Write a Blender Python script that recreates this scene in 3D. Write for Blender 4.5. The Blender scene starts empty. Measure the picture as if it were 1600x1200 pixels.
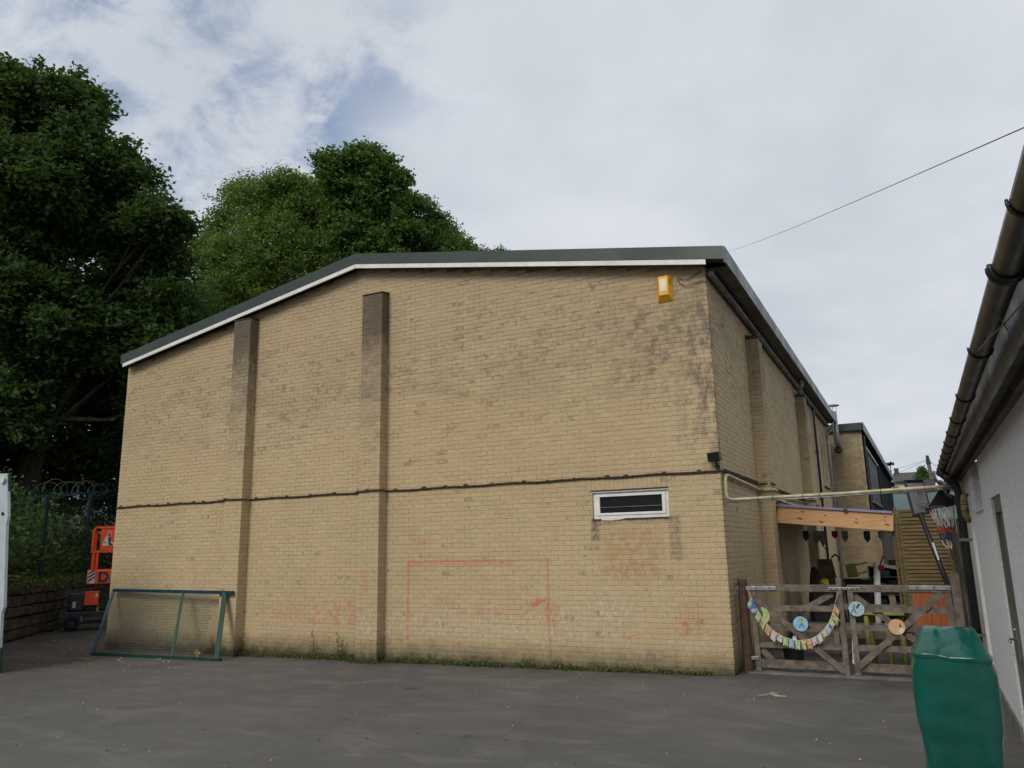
import bpy, math, random
import numpy as np
from mathutils import Vector, Matrix
random.seed(7); rng = np.random.default_rng(11)
S = bpy.context.scene; COL = S.collection
rad = math.radians

# ------------------------------------------------------------------ camera
CAM = (2.4308, -11.4436, 1.7587)
YAW, PITCH, ROLL, FOC = 0.4670, 0.2086, -0.0194, 1220.2
fw = Vector((-math.sin(YAW)*math.cos(PITCH), math.cos(YAW)*math.cos(PITCH), math.sin(PITCH)))
ri = fw.cross(Vector((0, 0, 1))).normalized(); up = ri.cross(fw)
r2 = ri*math.cos(ROLL)+up*math.sin(ROLL); u2 = up*math.cos(ROLL)-ri*math.sin(ROLL)
cd = bpy.data.cameras.new('camera'); cam = bpy.data.objects.new('camera', cd); COL.objects.link(cam)
cd.sensor_width = 36; cd.lens = FOC/1600*36; cd.clip_start = 0.05; cd.clip_end = 3000
cam.matrix_world = Matrix(((r2.x, u2.x, -fw.x, CAM[0]), (r2.y, u2.y, -fw.y, CAM[1]), (r2.z, u2.z, -fw.z, CAM[2]), (0, 0, 0, 1)))
S.camera = cam

# ------------------------------------------------------------------ node helper
class NT:
    def __init__(s, tree): s.t = tree; s.n = tree.nodes; s.l = tree.links
    def new(s, typ, **kw):
        nd = s.n.new(typ)
        for k, v in kw.items(): setattr(nd, k, v)
        return nd
    def put(s, sock, v):
        if v is None: return
        if hasattr(v, 'is_output'): s.l.new(v, sock)
        else:
            if isinstance(v, (tuple, list)) and len(v) == 3 and len(sock.default_value) == 4: v = (*v, 1)
            sock.default_value = v
    def m(s, op, a, b=None, c=None, clamp=False):
        nd = s.new('ShaderNodeMath', operation=op, use_clamp=clamp)
        for i, v in enumerate((a, b, c)): s.put(nd.inputs[i], v) if v is not None else None
        return nd.outputs[0]
    def mr(s, v, a, b, c=0.0, d=1.0, smooth=True):
        nd = s.new('ShaderNodeMapRange'); nd.interpolation_type = 'SMOOTHSTEP' if smooth else 'LINEAR'
        for i, x in enumerate((v, a, b, c, d)): s.put(nd.inputs[i], x)
        return nd.outputs[0]
    def noise(s, vec, scale, detail=3, rough=.55, dist=0):
        nd = s.new('ShaderNodeTexNoise'); s.put(nd.inputs['Vector'], vec)
        nd.inputs['Scale'].default_value = scale; nd.inputs['Detail'].default_value = detail
        nd.inputs['Roughness'].default_value = rough; nd.inputs['Distortion'].default_value = dist
        return nd.outputs['Fac']
    def white(s, vec):
        nd = s.new('ShaderNodeTexWhiteNoise'); s.put(nd.inputs['Vector'], vec); return nd.outputs['Value']
    def comb(s, x, y, z):
        nd = s.new('ShaderNodeCombineXYZ')
        for i, v in enumerate((x, y, z)): s.put(nd.inputs[i], v)
        return nd.outputs[0]
    def sep(s, v):
        nd = s.new('ShaderNodeSeparateXYZ'); s.l.new(v, nd.inputs[0]); return nd.outputs
    def vm(s, op, a, b):
        nd = s.new('ShaderNodeVectorMath', operation=op); s.put(nd.inputs[0], a); s.put(nd.inputs[1], b); return nd.outputs[0]
    def mix(s, f, a, b, mode='MIX'):
        nd = s.new('ShaderNodeMix', data_type='RGBA', blend_type=mode)
        s.put(nd.inputs[0], f); s.put(nd.inputs[6], a); s.put(nd.inputs[7], b); return nd.outputs[2]
    def pos(s): return s.new('ShaderNodeNewGeometry').outputs['Position']
    def bump(s, h, strength=.3, dist=.01):
        nd = s.new('ShaderNodeBump'); nd.inputs['Strength'].default_value = strength; nd.inputs['Distance'].default_value = dist
        s.put(nd.inputs['Height'], h); return nd.outputs[0]
    def box(s, x, x0, x1, e, z=None, z0=0, z1=0, ez=None):
        ez = ez or e
        a = s.m('MULTIPLY', s.mr(x, x0-e, x0+e), s.mr(x, x1-e, x1+e, 1, 0))
        if z is not None:
            a = s.m('MULTIPLY', a, s.m('MULTIPLY', s.mr(z, z0-ez, z0+ez), s.mr(z, z1-ez, z1+ez, 1, 0)))
        return a

# ------------------------------------------------------------------ world, sun, exposure
W = bpy.data.worlds.new('World'); S.world = W; W.use_nodes = True
w = NT(W.node_tree); w.n.clear()
SUN = Vector((-0.10, -0.80, 0.60)).normalized()
sky = w.new('ShaderNodeTexSky'); sky.sky_type = 'NISHITA'; sky.sun_disc = False
sky.sun_elevation = math.asin(SUN.z); sky.sun_rotation = math.atan2(SUN.x, SUN.y)
sky.air_density = 1.0; sky.dust_density = 1.5
gen = w.new('ShaderNodeTexCoord').outputs['Generated']
x, y, z = w.sep(gen)
den = w.m('ADD', w.m('MAXIMUM', z, 0.0), 0.30)
uv = w.comb(w.m('DIVIDE', x, den), w.m('DIVIDE', y, den), 0.0)
n1 = w.noise(uv, 2.1, 7, .52, .15)
n2 = w.noise(w.vm('ADD', uv, (5.2, 1.7, 0)), 1.5, 6, .55, .2)
n3 = w.noise(w.vm('ADD', uv, (1.2, 8.7, 0)), 4.5, 6, .6, .2)
def lobe(d, k):
    dp = w.new('ShaderNodeVectorMath', operation='DOT_PRODUCT'); w.l.new(gen, dp.inputs[0])
    dp.inputs[1].default_value = Vector(d).normalized(); return w.m('POWER', w.m('MAXIMUM', dp.outputs['Value'], 0.0), k)
gap = w.m('MULTIPLY', lobe((-.65, .54, .54), 45), .75)
for d_, k_, g_ in (((-.597, .642, .481), 500, .6), ((-.497, .668, .553), 500, .42), ((-.72, .44, .54), 300, .6), ((-.711, .572, .409), 500, .7)): gap = w.m('ADD', gap, w.m('MULTIPLY', lobe(d_, k_), g_))
gap = w.m('MINIMUM', gap, 1.0)
n4 = w.noise(w.vm('ADD', uv, (3.1, 2.2, 0)), 7.0, 7, .62, .4)
hole = w.mr(w.m('ADD', w.m('MULTIPLY', n3, .4), w.m('MULTIPLY', n4, .6)), .42, .60)
cov = w.m('SUBTRACT', 1.0, w.m('MULTIPLY', w.m('MULTIPLY', hole, gap), .85))
cb = w.mr(w.m('ADD', w.m('MULTIPLY', n2, .8), w.m('MULTIPLY', n3, .2)), .30, .68)
ccol = w.mix(cb, (.435, .475, .525), (.575, .60, .64))
bg1 = w.new('ShaderNodeBackground'); w.l.new(sky.outputs[0], bg1.inputs[0]); bg1.inputs[1].default_value = 0.13
bg2 = w.new('ShaderNodeBackground'); w.l.new(ccol, bg2.inputs[0]); bg2.inputs[1].default_value = 1.04
ms = w.new('ShaderNodeMixShader'); w.l.new(cov, ms.inputs[0]); w.l.new(bg1.outputs[0], ms.inputs[1]); w.l.new(bg2.outputs[0], ms.inputs[2])
wo = w.new('ShaderNodeOutputWorld'); w.l.new(ms.outputs[0], wo.inputs[0])
sd = bpy.data.lights.new('sun', 'SUN'); sd.energy = 1.5; sd.angle = rad(24); sd.color = (1, .95, .87)
so = bpy.data.objects.new('sun', sd); COL.objects.link(so)
so.rotation_euler = (-SUN).to_track_quat('-Z', 'Y').to_euler(); so.location = (0, -20, 30)
vs = S.view_settings; vs.view_transform = 'Standard'; vs.look = 'None'; vs.gamma = 1; vs.use_curve_mapping = False; vs.exposure = 0.28
S.cycles.max_bounces = 6; S.cycles.diffuse_bounces = 3; S.cycles.transparent_max_bounces = 8

# ------------------------------------------------------------------ materials
MATS = {}
def mat(name, col, rough=.7, var=.12, scale=6, bump=0.0, bscale=60, metal=0.0, spec=.4, col2=None, stretch=None, dirt=0.0, transl=0.0):
    m = bpy.data.materials.new(name); m.use_nodes = True; MATS[name] = m
    t = NT(m.node_tree); b = t.n['Principled BSDF']
    p = t.pos()
    if stretch: p = t.vm('MULTIPLY', p, stretch)
    nz = t.noise(p, scale, 5, .6)
    c2 = col2 or tuple(c*(1-2*var) for c in col); c1 = col if col2 else tuple(min(1, c*(1+var)) for c in col)
    c = t.mix(t.mr(nz, .32, .68), c1, c2)
    if dirt:
        d = t.mr(t.noise(p, scale*.45, 6, .7), .48, .72)
        c = t.mix(t.m('MULTIPLY', d, dirt), c, (.05, .045, .03))
    t.l.new(c, b.inputs['Base Color'])
    rr = t.mr(nz, .3, .7, max(0, rough-.08), min(1, rough+.08)); t.l.new(rr, b.inputs['Roughness'])
    b.inputs['Metallic'].default_value = metal; b.inputs['Specular IOR Level'].default_value = spec
    if bump: t.l.new(t.bump(t.noise(p, bscale, 4, .6), bump, .01), b.inputs['Normal'])
    return m

def brick_mat(name, soot=0.0, zsoot=6.5, rich=True, base=(.575, .450, .268), base2=(.52, .40, .235), joint=False):
    m = bpy.data.materials.new(name); m.use_nodes = True; MATS[name] = m
    t = NT(m.node_tree); b = t.n['Principled BSDF']; P = t.pos(); X, Y, Z = t.sep(P)
    u = t.m('SUBTRACT', X, Y)
    row = t.m('FLOOR', t.m('DIVIDE', t.m('ADD', Z, .0015), .075))
    par = t.m('MODULO', row, 2.0)
    colu = t.m('FLOOR', t.m('DIVIDE', t.m('ADD', u, t.m('MULTIPLY', par, .1125)), .225))
    bid = t.comb(colu, row, 0.0)
    r1 = t.white(bid); r2_ = t.white(t.vm('ADD', bid, (17.3, 5.1, 2.0))); r3 = t.white(t.vm('ADD', bid, (3.7, 91.1, 4.0)))
    low = t.noise(P, .45, 4, .6); mid = t.noise(P, 2.2, 5, .65); fine = t.noise(P, 55, 4, .7); grit = t.noise(P, 160, 2, .6)
    c = t.mix(t.mr(low, .35, .65), base, base2)
    c = t.mix(t.m('MULTIPLY', r1, .38), c, (.62, .49, .30))
    c = t.mix(t.m('MULTIPLY', r2_, .16), c, (.30, .22, .125))
    c = t.mix(t.m('MULTIPLY', t.mr(fine, .42, .70), .26), c, (.27, .20, .115))
    # weather greying towards the exposed top
    c = t.mix(t.m('MULTIPLY', t.mr(t.m('ADD', Z, t.m('MULTIPLY', mid, 1.5)), 4.2, 7.6), .40), c, (.39, .31, .195))
    # single dirty bricks and broken soot smears
    band = t.m('ADD', t.mr(t.m('ABSOLUTE', t.m('SUBTRACT', Z, 4.9)), 0.1, 1.5, .17, .0), .03)
    band = t.m('MULTIPLY', band, t.mr(mid, .42, .6, .25, 2.3))
    spot = t.m('LESS_THAN', r3, band)
    spot = t.m('MULTIPLY', spot, t.mr(t.noise(P, 9, 4, .6), .40, .66))
    c = t.mix(t.m('MULTIPLY', spot, .62), c, (.16, .12, .08))
    sm = t.m('MULTIPLY', t.mr(t.noise(t.vm('MULTIPLY', P, (1, 1, 4.5)), 2.6, 8, .74), .53, .66), t.m('MULTIPLY', t.mr(Z, 3.0, 4.4), t.mr(t.noise(P, .7, 3, .5), .36, .54)))
    c = t.mix(t.m('MULTIPLY', sm, .72), c, (.19, .15, .11))
    st = t.mr(t.noise(t.vm('MULTIPLY', P, (1, 1, 1.8)), 4.5, 7, .75), .60, .72)
    c = t.mix(t.m('MULTIPLY', st, .5), c, (.19, .145, .095))
    lich = t.m('MULTIPLY', t.mr(t.noise(t.vm('MULTIPLY', P, (1, 1, 1.7)), 11, 4, .62), .62, .72), t.mr(mid, .40, .55))
    c = t.mix(t.m('MULTIPLY', lich, .72), c, (.13, .095, .06))
    c = t.mix(t.mr(t.noise(P, .9, 3, .5), .5, .7, 0, .4), c, (.53, .44, .25))
    # broad pinkish and greenish casts, and a gritty sand face
    c = t.mix(t.mr(t.noise(t.vm('ADD', P, (7, 3, 1)), .6, 4, .6), .5, .68, 0, .38), c, (.52, .36, .22))
    c = t.mix(t.mr(t.noise(P, 24, 6, .85), .38, .62, .22, 0), c, (.20, .15, .09))
    c = t.mix(t.mr(t.noise(P, 30, 5, .85), .55, .70, 0, .30), c, (.60, .48, .31))
    gb = t.m('MULTIPLY', t.box(t.m('ADD', Z, t.m('MULTIPLY', low, 1.2)), 4.7, 6.2, .5), t.mr(t.noise(t.vm('MULTIPLY', P, (.5, .5, 1.4)), 1.6, 6, .7), .42, .60))
    c = t.mix(t.m('MULTIPLY', gb, .42), c, (.30, .245, .165))
    if joint:
        jm = t.m('MULTIPLY', t.mr(t.noise(P, 1.6, 5, .7), .40, .62), t.mr(Z, 1.0, 5.0, .45, 1.0))
        c = t.mix(t.m('ADD', t.m('MULTIPLY', jm, .66), .08), c, (.085, .062, .04))
    if rich:
        front = t.m('LESS_THAN', Y, .12)
        # purple-grey weathering down the exposed corner
        cn = t.m('MULTIPLY', t.box(X, -.42, .3, .28, Z, 3.0, 5.7, .5), t.mr(t.noise(t.vm('MULTIPLY', P, (1, 1, .6)), 4.5, 5, .7), .42, .62))
        c = t.mix(t.m('MULTIPLY', t.m('MULTIPLY', cn, front), .85), c, (.16, .125, .10))
        cn = t.m('MULTIPLY', t.box(X, -1.5, -.4, .4, Z, 4.2, 5.5, .5), t.mr(t.noise(P, 5, 5, .7), .45, .62))
        c = t.mix(t.m('MULTIPLY', t.m('MULTIPLY', cn, front), .75), c, (.16, .125, .095))
        # stains round the window
        for x0, x1, z0, z1, k in ((-2.02, -1.88, 1.86, 2.19, .75), (-.80, -.62, 1.55, 2.2, .45), (-2.0, -.75, 2.12, 2.2, .55)):
            q = t.m('MULTIPLY', t.box(X, x0, x1, .035, Z, z0, z1, .05), t.mr(t.noise(P, 14, 4, .7), .3, .6))
            c = t.mix(t.m('MULTIPLY', t.m('MULTIPLY', q, front), k), c, (.10, .07, .055))
        q = t.m('MULTIPLY', t.box(X, -1.85, -.95, .12, Z, 1.3, 2.05, .12), t.mr(t.noise(P, 9, 4, .6), .4, .55))
        c = t.mix(t.m('MULTIPLY', t.m('MULTIPLY', q, front), .45), c, (.40, .22, .09))
        # big soft orange tone in the middle, where rain has washed less
        q = t.m('MULTIPLY', t.box(X, -6, -2.2, 1.2, Z, 2.6, 4.6, .8), mid)
        c = t.mix(t.m('MULTIPLY', q, .35), c, (.46, .31, .15))
        # chalk: a goal frame drawn on the wall, scribbles, hand rubs
        wob = t.m('MULTIPLY', t.m('SUBTRACT', t.noise(P, 2.0, 2), .5), .07)
        Xw = t.m('ADD', X, wob); Zw = t.m('ADD', Z, wob)
        ck = t.mr(t.noise(P, 40, 4, .8), .30, .52)
        def chalk(c, x0, x1, z0, z1, k, colr, e=.008, xx=Xw, zz=Zw, tex=None):
            q = t.m('MULTIPLY', t.box(xx, x0, x1, e, zz, z0, z1, e), tex or ck)
            return t.mix(t.m('MULTIPLY', t.m('MULTIPLY', q, front), k), c, colr)
        RED = (.52, .14, .09)
        c = chalk(c, -5.415, -5.375, .70, 1.6, .60, RED); c = chalk(c, -5.42, -5.37, .30, .8, .45, RED, .02)
        c = chalk(c, -2.785, -2.750, .04, 1.62, .62, RED)
        c = chalk(c, -5.4, -2.76, 1.575, 1.605, .48, RED); c = chalk(c, -5.4, -3.4, 1.50, 1.60, .3, RED, .03)
        c = chalk(c, -12.62, -12.60, 1.12, 1.5, .5, RED); c = chalk(c, -10.53, -10.51, 1.12, 1.52, .6, RED); c = chalk(c, -12.6, -10.52, 1.49, 1.505, .25, RED)
        blot = t.mr(t.noise(P, 7, 5, .75), .44, .60)
        for x0, x1, z0, z1, k in ((-3.15, -2.75, .86, 1.0, .8), (-2.86, -2.62, .45, .9, .55), (-4.4, -2.9, .72, .82, .45), (-5.2, -5.0, .55, .68, .5), (-5.1, -4.3, .25, .4, .25),
                                  (-7.5, -6.35, .5, .95, .4), (-6.3, -5.9, 1.1, 1.5, .3), (-8.8, -6.8, .55, .8, .25), (-.72, -.60, .5, .72, .8), (-.52, -.44, .5, .74, .75),
                                  (-1.6, -1.35, .42, .52, .6), (-5.3, -4.9, 1.85, 1.95, .4)):
            c = chalk(c, x0, x1, z0, z1, k, RED, .05, X, Z, blot)
        for x0, x1, z0 in ((-.72, -.705, .72), (-.64, -.625, .72), (-.60, -.585, .72), (-.53, -.515, .72), (-.46, -.445, .72)):
            c = chalk(c, x0, x1, z0, z0+.25, .5, RED, .006, X, Z)
        wb = t.mr(t.noise(t.vm('MULTIPLY', P, (1.6, 1, .8)), 9, 6, .8), .50, .62)
        for x0, x1, z0, z1, k in ((-5.9, -2.2, .35, .78, .42), (-2.7, -1.5, .45, .95, .45), (-2.1, -.9, .6, 1.2, .28), (-6.3, -5.85, .35, .75, .55), (-7.36, -7.28, .62, .8, .9), (-1.8, -.3, .15, .5, .25)):
            c = chalk(c, x0, x1, z0, z1, k, (.62, .60, .52), .10, X, Z, wb)
    if soot:
        zz = t.m('ADD', Z, t.m('MULTIPLY', t.m('SUBTRACT', t.noise(P, 3.5, 5, .7), .5), 1.6))
        pst = t.m('MULTIPLY', t.mr(Z, 2.0, 5.8, .04, 1.0), t.mr(t.noise(P, 6, 6, .78), .42, .60))
        c = t.mix(t.m('MULTIPLY', pst, soot*.55), c, (.20, .165, .12))
        c = t.mix(t.m('MULTIPLY', t.mr(zz, zsoot-3.2, zsoot-.2), soot*.5), c, (.14, .11, .08))
        c = t.mix(t.m('MULTIPLY', t.mr(zz, zsoot-1.25, zsoot-.7), soot*.68), c, (.075, .062, .05))
    # splashed dirt and algae low on the wall
    zb = t.m('ADD', Z, t.m('MULTIPLY', t.m('SUBTRACT', t.noise(P, 4, 5, .7), .5), .35))
    c = t.mix(t.m('MULTIPLY', t.mr(zb, .02, .42, 1, 0), .78), c, (.125, .108, .06))
    c = t.mix(t.mr(zb, -.06, .13, .92, 0), c, (.035, .032, .018))
    t.l.new(c, b.inputs['Base Color']); b.inputs['Roughness'].default_value = .9; b.inputs['Specular IOR Level'].default_value = .25
    h = t.m('ADD', t.m('MULTIPLY', fine, .7), t.m('MULTIPLY', grit, .3))
    t.l.new(t.bump(h, .75, .012), b.inputs['Normal'])
    return m

brick_mat('cream_brick')
brick_mat('pier_brick', soot=1.0, zsoot=6.5)
brick_mat('side_pier_brick', soot=.35, zsoot=5.6, rich=False)
brick_mat('far_brick', rich=False, base=(.30, .22, .14), base2=(.20, .15, .10))
brick_mat('mortar', rich=True, joint=True)
mat('mortar_far', (.12, .095, .065), .95, .25, 3)
mat('green_sheet', (.019, .032, .023), .45, .1, 1.2, spec=.5)
mat('eave_trim', (.075, .09, .088), .42, .1, 2, metal=.3)
mat('soffit_brown', (.10, .088, .07), .7, .15, 3)
mat('white_paint', (.72, .71, .67), .45, .06, 4, dirt=.18)
mat('grey_plastic', (.17, .165, .145), .5, .2, 5)
mat('black_plastic', (.018, .018, .02), .35, .2, 8, spec=.5)
mat('gutter_black', (.016, .014, .012), .36, .1, 4, spec=.45, col2=(.022, .018, .014))
mat('dark_lead', (.055, .042, .030), .8, .3, 20, .5, 60)
mat('cream_pipe', (.50, .43, .26), .5, .12, 8, dirt=.25)
mat('wood_pine', (.60, .36, .17), .6, .1, 5, .15, 30, col2=(.50, .275, .12), stretch=(.8, 1, 9))
mat('wood_grey', (.200, .165, .132), .85, .2, 9, .5, 40, col2=(.105, .086, .070), stretch=(1, 1, 1))
mat('wood_slat', (.155, .108, .042), .8, .2, 4, .3, 40, col2=(.095, .068, .028), stretch=(1, 1, 6))
mat('wood_orange', (.36, .105, .032), .6, .1, 6, .2, 40, col2=(.27, .07, .02), stretch=(8, 1, 1))
mat('lilac_membrane', (.25, .235, .36), .5, .1, 4)
mat('galvanised', (.33, .345, .35), .42, .15, 12, metal=.55)
mat('fence_green', (.008, .040, .033), .45, .15, 5, col2=(.010, .055, .035))
mat('fence_blue', (.008, .040, .060), .45, .15, 3, col2=(.008, .055, .085))
mat('dark_fence', (.006, .03, .03), .5, .2, 5)
mat('wire_grey', (.12, .12, .09), .6, .1)
mat('lift_orange', (.74, .075, .018), .4, .06, 4, spec=.5)
mat('lift_grey', (.028, .034, .046), .5, .2, 5)
mat('tyre', (.012, .012, .012), .85, .2, 20)
mat('cover_green', (.002, .088, .066), .24, .10, 3, .12, 9, spec=.6)
mat('roughcast', (.90, .90, .91), .92, .05, 42, 1.0, 60, dirt=.0, col2=(.66, .66, .68))
mat('door_grey', (.135, .135, .115), .5, .06, 3)
mat('steel', (.5, .5, .5), .3, .1, 10, metal=.9)
mat('alarm_yellow', (.80, .40, .030), .4, .06, 5)
mat('alarm_dark', (.30, .12, .015), .6, .1)
mat('cream_panel', (.74, .68, .50), .45, .05, 5)
mat('slate', (.075, .072, .075), .8, .2, 5)
mat('render_cream', (.56, .52, .40), .9, .06, 2)
mat('cladding_green', (.060, .080, .082), .6, .1, 2)
mat('cladding_dark', (.045, .052, .055), .55, .1, 2)
mat('shed_blue', (.145, .21, .215), .6, .08, 1)
mat('shed_roof', (.17, .20, .17), .7, .2, 1.5)
mat('wood_pale', (.30, .235, .145), .8, .15, 4)
mat('stone_dark', (.105, .088, .060), .9, .3, 5, .8, 18, col2=(.042, .040, .026))
mat('moss', (.085, .095, .02), .95, .3, 8, .6, 30, col2=(.05, .045, .015))
mat('bark', (.030, .026, .018), .9, .3, 5, .6, 20, stretch=(1, 1, .25))
mat('knot_brown', (.26, .10, .035), .7, .2, 30)
mat('soil', (.032, .034, .016), .95, .3, 2, .4, 8)
mat('white_sheet', (.46, .53, .56), .45, .06, 3)
mat('terracotta', (.34, .125, .055), .8, .1, 9)
mat('cloth_white', (.55, .54, .50), .8, .08, 10)
mat('net_red', (.42, .05, .035), .8, .1); mat('net_blue', (.035, .05, .12), .8, .1)
mat('olive_plastic', (.30, .30, .085), .55, .1, 5)
mat('dark_cloth', (.02, .02, .022), .7, .2, 5)
mat('dark_door', (.058, .05, .052), .5, .1, 2)
mat('bin_grey', (.08, .085, .085), .5, .1, 3)
mat('tan_foam', (.38, .27, .12), .9, .25, 14, .5, 40)
mat('toy_yellow', (.55, .42, .04), .5, .1)
mat('pennant_green', (.03, .10, .08), .7, .3, 12); mat('pennant_grey', (.34, .35, .32), .7, .3, 12); mat('pennant_red', (.45, .02, .03), .6, .1)
mat('disc_blue', (.28, .50, .66), .6, .10, 18); mat('disc_orange', (.66, .33, .15), .6, .12, 22, col2=(.58, .42, .26)); mat('disc_green', (.42, .52, .22), .6, .15, 20)
mat('disc_teal', (.34, .53, .56), .6, .15, 30)
mat('ink_dark', (.03, .03, .045), .6, .1); mat('ink_yellow', (.62, .52, .05), .6, .1); mat('ink_blue', (.04, .12, .35), .6, .1); mat('ink_pink', (.50, .16, .30), .6, .1); mat('ink_white', (.66, .62, .58), .6, .1)
mat('twig_pale', (.40, .36, .27), .9, .1); mat('dry_leaf', (.33, .20, .08), .8, .1)
mat('concrete', (.17, .16, .14), .9, .2, 3, .4, 40)

def paper_mat(name, c1, c2, c3, sc):
    m = bpy.data.materials.new(name); m.use_nodes = True; MATS[name] = m
    t = NT(m.node_tree); b = t.n['Principled BSDF']; P = t.pos()
    a = t.mr(t.noise(P, sc, 4, .6, 1.0), .46, .54); d = t.mr(t.noise(t.vm('ADD', P, (3, 3, 3)), sc*1.4, 3, .6, 1.0), .56, .60)
    c = t.mix(d, t.mix(a, c1, c2), c3); t.l.new(c, b.inputs['Base Color']); b.inputs['Roughness'].default_value = .7
for i, (a, b_, c_) in enumerate((((.50, .50, .40), (.25, .42, .14), (.08, .1, .06)), ((.46, .34, .38), (.56, .52, .46), (.16, .06, .15)), ((.50, .46, .26), (.34, .30, .10), (.1, .08, .04)),
                              ((.26, .36, .50), (.46, .50, .52), (.08, .05, .16)), ((.56, .54, .50), (.42, .44, .42), (.2, .12, .12)), ((.46, .20, .09), (.56, .42, .25), (.22, .3, .1)), ((.22, .42, .10), (.48, .52, .38), (.4, .2, .35)))):
    paper_mat('paper_%d' % i, a, b_, c_, 30)

def asphalt_mat():
    m = bpy.data.materials.new('asphalt'); m.use_nodes = True; MATS['asphalt'] = m
    t = NT(m.node_tree); b = t.n['Principled BSDF']; P = t.pos(); X, Y, Z = t.sep(P)
    lo = t.noise(P, .28, 5, .6); st = t.noise(t.vm('MULTIPLY', P, (1, 1.8, 1)), 1.1, 6, .68, .6); fi = t.noise(P, 90, 3, .7); sp = t.noise(P, 28, 4, .75)
    c = t.mix(t.mr(lo, .36, .64), (.112, .108, .101), (.138, .130, .120))
    c = t.mix(t.mr(st, .46, .66, 0, .70), c, (.180, .170, .157))
    c = t.mix(t.mr(t.noise(P, .8, 6, .65, .4), .52, .72, 0, .5), c, (.082, .082, .081))
    c = t.mix(t.mr(sp, .60, .74, 0, .45), c, (.135, .13, .12))
    c = t.mix(t.mr(fi, .35, .7, .42, 0), c, (.03, .03, .03))
    v2 = t.new('ShaderNodeTexVoronoi'); v2.feature = 'DISTANCE_TO_EDGE'; v2.inputs['Scale'].default_value = .32; t.l.new(t.vm('ADD', P, t.comb(t.m('MULTIPLY', sp, .5), t.m('MULTIPLY', st, .9), 0.0)), v2.inputs['Vector'])
    c = t.mix(t.m('MULTIPLY', t.mr(v2.outputs['Distance'], .001, .006, 1, 0), t.mr(lo, .50, .60, 0, .55)), c, (.03, .029, .027))
    pt = t.m('MULTIPLY', t.box(X, -3.6, -.9, .02, Y, -4.6, -2.7, .02), t.m('ADD', .6, t.m('MULTIPLY', sp, .5))); c = t.mix(t.m('MULTIPLY', pt, .10), c, (.05, .05, .05))
    # damp reddish silt in the low corner by the lift
    q = t.m('MULTIPLY', t.mr(X, -12.5, -7.5, 1, 0), t.mr(t.noise(t.vm('MULTIPLY', P, (.7, 1.5, 1)), .9, 5, .6), .38, .6))
    c = t.mix(t.m('MULTIPLY', q, .60), c, (.070, .052, .041))
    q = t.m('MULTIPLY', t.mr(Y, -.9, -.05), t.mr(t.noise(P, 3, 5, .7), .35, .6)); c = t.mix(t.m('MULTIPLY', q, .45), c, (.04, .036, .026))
    # isolated dark stains
    v = t.new('ShaderNodeTexVoronoi'); v.inputs['Scale'].default_value = .55; t.l.new(P, v.inputs['Vector'])
    d = t.mr(t.m('ADD', v.outputs['Distance'], t.m('MULTIPLY', sp, .10)), .085, .13, .55, 0); c = t.mix(d, c, (.028, .026, .024))
    t.l.new(c, b.inputs['Base Color']); t.l.new(t.mr(st, .3, .7, .92, .72), b.inputs['Roughness']); b.inputs['Specular IOR Level'].default_value = .35
    t.l.new(t.bump(t.m('ADD', t.m('MULTIPLY', fi, .6), t.m('MULTIPLY', sp, .4)), .55, .008), b.inputs['Normal'])
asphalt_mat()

def leaf_mat(name, c1, c2, c3):
    m = bpy.data.materials.new(name); m.use_nodes = True; MATS[name] = m
    t = NT(m.node_tree); b = t.n['Principled BSDF']
    a = t.new('ShaderNodeAttribute'); a.attribute_name = 'tint'; f = a.outputs['Fac']
    c = t.mix(t.mr(f, 0, .5, smooth=False), c1, c2); c = t.mix(t.mr(f, .5, 1, smooth=False), c, c3)
    t.l.new(c, b.inputs['Base Color']); b.inputs['Roughness'].default_value = .5; b.inputs['Specular IOR Level'].default_value = .35
    tr = t.new('ShaderNodeBsdfTranslucent'); t.l.new(t.mix(.45, c, (.16, .24, .03)), tr.inputs[0])
    mx = t.new('ShaderNodeMixShader'); mx.inputs[0].default_value = .40
    t.l.new(b.outputs[0], mx.inputs[1]); t.l.new(tr.outputs[0], mx.inputs[2])
    t.l.new(mx.outputs[0], t.n['Material Output'].inputs[0])
leaf_mat('leaf_oak', (.018, .046, .011), (.032, .076, .016), (.068, .122, .026))
leaf_mat('leaf_light', (.095, .165, .034), (.155, .25, .052), (.24, .34, .10))
leaf_mat('leaf_maple', (.050, .110, .022), (.085, .175, .034), (.16, .26, .055))
leaf_mat('leaf_mid', (.050, .100, .024), (.085, .155, .035), (.145, .215, .06))
leaf_mat('leaf_weed', (.05, .085, .015), (.10, .14, .03), (.19, .20, .07))

def glass_mat():
    m = bpy.data.materials.new('window_glass'); m.use_nodes = True; MATS['window_glass'] = m
    b = m.node_tree.nodes['Principled BSDF']; b.inputs['Base Color'].default_value = (.012, .014, .018, 1); b.inputs['Roughness'].default_value = .05; b.inputs['Specular IOR Level'].default_value = .7
glass_mat()
def clear_mat():
    m = bpy.data.materials.new('clear_plastic'); m.use_nodes = True; MATS['clear_plastic'] = m
    t = NT(m.node_tree); b = t.n['Principled BSDF']; b.inputs['Base Color'].default_value = (.40, .41, .47, 1); b.inputs['Roughness'].default_value = .25
    tr = t.new('ShaderNodeBsdfTransparent'); mx = t.new('ShaderNodeMixShader'); mx.inputs[0].default_value = .72
    t.l.new(tr.outputs[0], mx.inputs[1]); t.l.new(b.outputs[0], mx.inputs[2]); t.l.new(mx.outputs[0], t.n['Material Output'].inputs[0])
clear_mat()

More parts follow.
